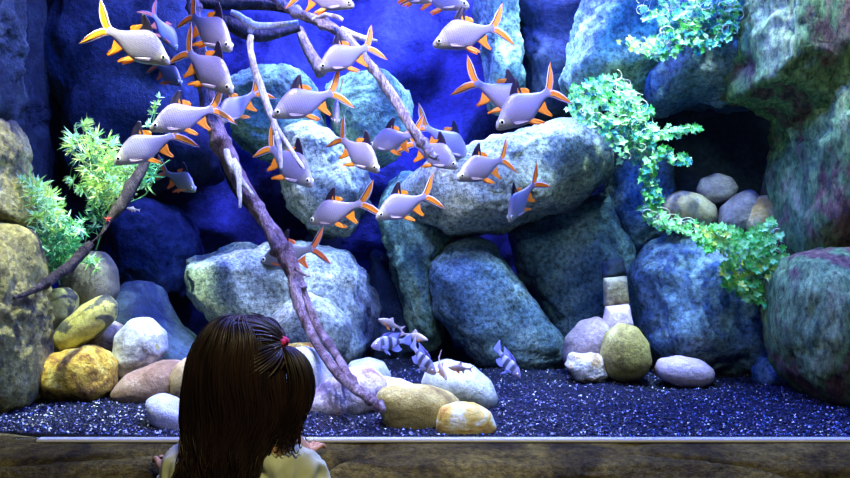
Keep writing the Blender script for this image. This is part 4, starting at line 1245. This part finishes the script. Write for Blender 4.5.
shirt = skin_body('shirt', JS, ES, SHIRT, 1, 4, foldpost)
nn = [v.normal.copy() for v in shirt.data.vertices]
for v, n_ in zip(shirt.data.vertices, nn):
    q = v.co * 1.0
    warp = fbm(q * 9, 2) * .5
    fold = abs(noise.noise(V((q.x * 16 + warp * 2, q.y * 10, q.z * 7 + warp * 2)))) + .5 * abs(noise.noise(V((q.x * 34 + warp * 3, q.y * 20, q.z * 16))))
    v.co = v.co + n_ * (.007 - fold * .026)
shirt.data.update()
JT = {'top': (V((hx, -.41, -.20)), .082, .064), 'hL': (V((hx - .048, -.41, -.25)), .058, .058), 'kL': (V((hx - .05, -.40, -.41)), .044, .044), 'aL': (V((hx - .052, -.415, -.555)), .032, .032),
      'hR': (V((hx + .048, -.41, -.25)), .058, .058), 'kR': (V((hx + .05, -.40, -.41)), .044, .044), 'aR': (V((hx + .052, -.415, -.555)), .032, .032)}
skin_body('trousers', JT, [('top', 'hL'), ('hL', 'kL'), ('kL', 'aL'), ('top', 'hR'), ('hR', 'kR'), ('kR', 'aR')], TROUSER, 0, 2)
for s in (1, -1):
    JB = {'h': (V((hx + s * .05, -.44, -.59)), .026, .022), 'm': (V((hx + s * .054, -.39, -.594)), .028, .02), 't': (V((hx + s * .058, -.335, -.6)), .026, .016)}
    skin_body('shoe', JB, [('h', 'm'), ('m', 't')], SHOE, 0, 2, lambda c: V((c.x, c.y, max(c.z, .001))))

# hair: a full mass with strand ridges, rows given from the photo outline: (py, x left, x right, y back, y front)
hair = empty('hair'); hair.parent = girl
D0 = 1.5
ROWS = [(313, 240, 246, -.405, -.395), (315.5, 226, 259, -.455, -.345), (320, 215, 268, -.478, -.325), (328, 207, 277, -.492, -.313), (338, 201, 282, -.500, -.31), (350, 195, 284, -.505, -.312), (365, 192, 285, -.506, -.33),
        (382, 190, 287, -.502, -.35), (400, 188, 290, -.494, -.365), (415, 188, 288, -.488, -.375), (430, 189, 280, -.486, -.38), (445, 190, 272, -.486, -.40), (460, 190, 264, -.486, -.42), (475, 189, 258, -.486, -.43), (495, 190, 254, -.482, -.44), (520, 185, 250, -.478, -.45), (535, 192, 246, -.472, -.455)]


def hair_rows(t):
    x = t * (len(ROWS) - 1); i = min(int(x), len(ROWS) - 2); f = x - i
    rows = [ROWS[max(i - 1, 0)], ROWS[i], ROWS[i + 1], ROWS[min(i + 2, len(ROWS) - 1)]]
    return tuple(.5 * (2 * b + (c - a) * f + (2 * a - 5 * b + 4 * c - e) * f * f + (3 * b - a - 3 * c + e) * f ** 3) for a, b, c, e in zip(*rows))


def hair_point(t, ang, off=0.0):
    py, xl, xr, yb, yf = hair_rows(t)
    c = P((xl + xr) / 2, py, D0); w = (xr - xl) / 2 / F * D0 + off
    yc, hy = (yb + yf) / 2, (yf - yb) / 2 + off
    return V((c.x + math.cos(ang) * w, yc + math.sin(ang) * hy, c.z + off * (1 if t < .1 else 0)))


NR, NA = 110, 200
vs, fs = [], []
for i in range(NR + 1):
    t = i / NR
    for j in range(NA):
        a = 2 * PI * j / NA
        rid = noise.noise(V((math.cos(a) * 14, math.sin(a) * 14, t * 3))) * .0035 + noise.noise(V((math.cos(a) * 34, math.sin(a) * 34, t * 5))) * .0018
        rid += max(0, t - .5) * 2 * noise.noise(V((math.cos(a) * 2.2, math.sin(a) * 2.2 + 5, t * 9))) * .016
        vs.append(hair_point(t, a, rid * min(1, t * 8) - .004) - G0)
for i in range(NR):
    for j in range(NA):
        a, b = i * NA + j, i * NA + (j + 1) % NA
        fs.append((a, a + NA, b + NA, b))
fs.append(tuple(range(NA))); fs.append(tuple(range(NR * NA, NR * NA + NA))[::-1])
# open the front so that the face shows: faces in front of the head between brow and chin are dropped
keep = []
for f in fs:
    c = sum((vs[k] for k in f), V()) / len(f) + G0 - HC
    if len(f) == 4 and c.y > .035 and -.2 < c.z < .045 and abs(c.x) < .058: continue
    keep.append(f)
py_mesh('hair_mass', vs, keep, HAIR, hair)


def locks(name, paths, parent, ring=5):
    vs, fs = [], []
    for pts, r in paths:
        prev = None; b = len(vs); n = len(pts)
        for i, c in enumerate(pts):
            t = (pts[min(i + 1, n - 1)] - pts[max(i - 1, 0)])
            t = t.normalized() if t.length > 1e-7 else V((0, 0, 1))
            u = t.orthogonal().normalized() if prev is None else (prev - t * prev.dot(t)).normalized()
            prev = u; v = t.cross(u)
            k = i / (n - 1); rr = r * min(1, .04 + k * 5) * (1 - max(0, k - .55) / .45 * .9)
            for j in range(ring):
                a = 2 * PI * j / ring; vs.append(c + (u * math.cos(a) + v * math.sin(a)) * rr - G0)
        for i in range(n - 1):
            for j in range(ring):
                q, w_ = b + i * ring + j, b + i * ring + (j + 1) % ring
                fs.append((q, w_, w_ + ring, q + ring))
    return py_mesh(name, vs, fs, HAIR, parent)


rnd = random.Random(3)
paths = []
ELA = P(281, 345, 1.485)
for k in range(420):        # long locks down the back and sides
    a = rnd.uniform(-PI * .98, -.02) if k % 4 else rnd.uniform(-PI * 1.2, .2)
    t0, t1 = rnd.uniform(.0, .35), rnd.uniform(.75, 1.0)
    ph, am = rnd.random() * 6, rnd.uniform(.03, .11)
    off = rnd.uniform(-.002, .0035)
    pts = [hair_point(t0 + (t1 - t0) * i / 26, a + am * (.25 + i / 26) * math.sin(ph + i * .42), off + .004 * (i / 26) ** 2 * math.sin(ph * 2 + i * .6)) for i in range(27)]
    paths.append((pts, rnd.uniform(.0012, .003)))
for k in range(260):         # wavy ends that leave the outline
    a = rnd.uniform(-PI * 1.1, .15); t0 = rnd.uniform(.5, .8); ph = rnd.random() * 6
    pts = [hair_point(min(1, t0 + .35 * i / 20), a + .10 * math.sin(ph + i * .5), .001 + .013 * (i / 20) ** 2 + .008 * (i / 20) * math.sin(ph + i * .7)) for i in range(21)]
    paths.append((pts, rnd.uniform(.0008, .0018)))
locks('long_locks', paths, hair)
paths = []
for k in range(150):        # the gathered part: locks swept over the head into the hair tie
    t0 = rnd.uniform(.02, .42); a0 = rnd.uniform(-2.35, -.2) if rnd.random() < .8 else rnd.uniform(-.3, .6)
    s = hair_point(t0, a0, -.006)
    ctr = V((HC.x + .0, HC.y, HC.z))
    pts = []
    for i in range(18):
        f = i / 17; p = s.lerp(ELA, f)
        # keep the lock riding on the hair surface
        r0, r1 = (s - ctr).length, (ELA - ctr).length
        n = (p - ctr).normalized() * (r0 * (1 - f) + r1 * f + .009 * math.sin(PI * min(1, f * 1.0)))
        pts.append(ctr + n)
    paths.append((pts[::1], rnd.uniform(.0014, .003)))
locks('gathered_locks', paths, hair)

# side ponytail
tail = empty('ponytail'); tail.parent = girl
PT = [(282, 345, 1.48, 3), (290, 350, 1.475, 8), (297, 362, 1.47, 12), (301, 378, 1.465, 13), (300, 394, 1.465, 14), (295, 410, 1.465, 15), (290, 425, 1.465, 13), (288, 438, 1.46, 9), (290, 447, 1.46, 4)]
pc = catmull(PT, 8)
vs, fs = [], []
for i, (x, y, d, r) in enumerate(pc):
    c = P(x, y, d); rr = max(r - 2, 1) / F * d
    for j in range(60):
        a = 2 * PI * j / 60
        k = 1 + .12 * noise.noise(V((math.cos(a) * 6, math.sin(a) * 6, i * .05)))
        vs.append(c + V((math.cos(a) * rr * k, math.sin(a) * rr * k * .9, 0)) - G0)
for i in range(len(pc) - 1):
    for j in range(60):
        a, b = i * 60 + j, i * 60 + (j + 1) % 60
        fs.append((a, a + 60, b + 60, b))
fs.append(tuple(range(60))); fs.append(tuple(range((len(pc) - 1) * 60, len(pc) * 60))[::-1])
py_mesh('ponytail_mass', vs, fs, HAIR, tail)
paths = []
for k in range(170):
    a = rnd.uniform(0, 2 * PI); rf = rnd.uniform(.75, 1.02); curl = rnd.uniform(-1, 1.2); en = rnd.randint(len(pc) - 24, len(pc)); ph = rnd.random() * 6
    pts = []
    for i in range(0, en, 2):
        x, y, d, r = pc[i]; c = P(x, y, d); rr = r / F * d * rf; u = i / len(pc)
        pts.append(c + V((math.cos(a + .3 * u) * rr + .004 * math.sin(ph + i * .12) * u, math.sin(a + .3 * u) * rr, 0)) + V((curl * .014 * max(0, u - .7) * 3, 0, .006 * max(0, u - .8) * 3)))
    paths.append((pts, rnd.uniform(.001, .0024)))
for k in range(110):         # curls at the end, bending out to the right over the shirt
    x0, y0 = rnd.uniform(278, 302), rnd.uniform(400, 432); pts = []
    ex = rnd.uniform(-10, 14); dip = rnd.uniform(8, 24)
    for i in range(14):
        f = i / 13
        pts.append(P(x0 + ex * f ** 1.3, y0 + dip * math.sin(f * 2.3) , 1.452 - .004 * math.sin(f * 3)))
    paths.append((pts, rnd.uniform(.001, .002)))
locks('ponytail_locks', paths, tail)
# hair tie
vs, fs = [], []
ax = (P(290, 350, 1.475) - P(275, 342, 1.48)).normalized(); u = ax.orthogonal().normalized(); v = ax.cross(u)
for i in range(28):
    A = 2 * PI * i / 28; rad = u * math.cos(A) + v * math.sin(A)
    for j in range(10):
        Bn = 2 * PI * j / 10; rt = .0062 * (1 + .25 * math.sin(A * 9))
        vs.append(ELA + ax * .001 + rad * (.0105 + rt * math.cos(Bn)) + ax * rt * 1.25 * math.sin(Bn) - G0)
for i in range(28):
    for j in range(10):
        a, b = i * 10 + j, i * 10 + (j + 1) % 10; c, d_ = ((i + 1) % 28) * 10 + j, ((i + 1) % 28) * 10 + (j + 1) % 10
        fs.append((a, b, d_, c))
ht = py_mesh('hair_tie', vs, fs, plain('pink_elastic', (.85, .04, .18), .6), girl)
ht['label'] = 'pink elastic hair tie'

# ------------------------------------------------------------------ lights of the tank hood, an added blue fill, and the room


def area(name, loc, target, size, power, col, sy=None):
    l = bpy.data.lights.new(name, 'AREA'); l.energy = power; l.color = col
    l.shape = 'RECTANGLE'; l.size = size; l.size_y = sy or size
    o = bpy.data.objects.new(name, l); COL.objects.link(o); o.location = loc
    o.rotation_euler = (Vector(target) - Vector(loc)).to_track_quat('-Z', 'Y').to_euler()
    return o


def spot(name, loc, target, power, col, angle=50, blend=.6, r=.04):
    l = bpy.data.lights.new(name, 'SPOT'); l.energy = power; l.color = col
    l.spot_size = math.radians(angle); l.spot_blend = blend; l.shadow_soft_size = r
    o = bpy.data.objects.new(name, l); COL.objects.link(o); o.location = loc
    o.rotation_euler = (Vector(target) - Vector(loc)).to_track_quat('-Z', 'Y').to_euler()
    return o


area('tank_lamp_violet', (.0, 1.05, 2.2), (.0, 1.1, 0), 1.6, 50, (.70, .56, 1.0), .4)
area('tank_lamp_cyan', (.95, 1.15, 2.2), (.9, 1.2, 0), .9, 40, (.85, 1.0, .78), .4)
area('tank_lamp_blue_back', (.15, 1.2, 2.2), (.15, 1.8, .6), 1.6, 130, (.06, .035, 1.0), .3)
area('tank_fill_blue_front', (.5, .2, 2.1), (.5, 1.6, .2), 2.2, 105, (.012, .11, 1.0), .3)  # added fill that turns the unlit rock fronts blue
spot('tank_spot_warm', (-.95, .15, 1.74), (-.80, .42, .1), 150, (1.0, .90, .62), 32)
spot('tank_spot_pillar', (-1.0, .05, 1.70), (-1.12, .35, .25), 120, (1.0, .88, .55), 34)
spot('tank_spot_white', (-.1, .06, 1.74), (-.05, .25, .05), 105, (1.0, .90, .86), 40)
spot('tank_spot_fish', (-.3, .04, 1.74), (-.35, .45, .8), 105, (.95, .74, 1.0), 56)
spot('tank_spot_fish', (.25, .04, 1.74), (.1, .45, .75), 90, (.95, .74, 1.0), 50)
spot('tank_spot_plant', (-.85, .3, 1.74), (-.98, .7, .62), 300, (1.0, .98, .7), 26)
spot('tank_spot_ivy', (.75, .2, 1.74), (.72, .8, .75), 120, (1.0, 1.0, .68), 42)
spot('tank_spot_cool', (.7, .4, 1.74), (.62, .75, .1), 110, (1.0, .92, .88), 28)
spot('tank_spot_long_rock', (.35, 1.1, 1.74), (.42, 1.2, .75), 80, (1.0, 1.0, .66), 50)
spot('tank_spot_mossy_rock', (-.4, 1.0, 1.74), (-.4, 1.25, .85), 52, (1.0, 1.0, .8), 46)
spot('tank_spot_broad_rock', (-.28, .95, 1.74), (-.30, 1.05, .4), 70, (1.0, 1.0, .8), 28)
spot('tank_spot_pillar_right', (1.1, .3, 1.74), (1.35, .7, .8), 55, (.9, 1.0, .75), 50)
area('room_lamp', (.25, -1.75, 1.9), (-.2, -.3, .05), .4, 15, (1.0, .88, .45))


# ------------------------------------------------------------------ camera and world
cam = bpy.data.cameras.new('camera'); co = bpy.data.objects.new('camera', cam); COL.objects.link(co)
co.location = (0, CAMY, CAMZ); co.rotation_euler = (PI / 2, 0, 0)
cam.sensor_width = 36; cam.lens = 36 * F / 850; cam.clip_start = .05
scene.camera = co
wd = bpy.data.worlds.new('world'); scene.world = wd; wd.use_nodes = True
wd.node_tree.nodes['Background'].inputs[0].default_value = (.02, .02, .03, 1)
wd.node_tree.nodes['Background'].inputs[1].default_value = .3
scene.view_settings.view_transform = 'Standard'
scene.view_settings.look = 'None'
scene.view_settings.gamma = 1
scene.view_settings.exposure = 0.62
scene.cycles.max_bounces = 6
scene.cycles.transparent_max_bounces = 12
scene.cycles.use_denoising = True
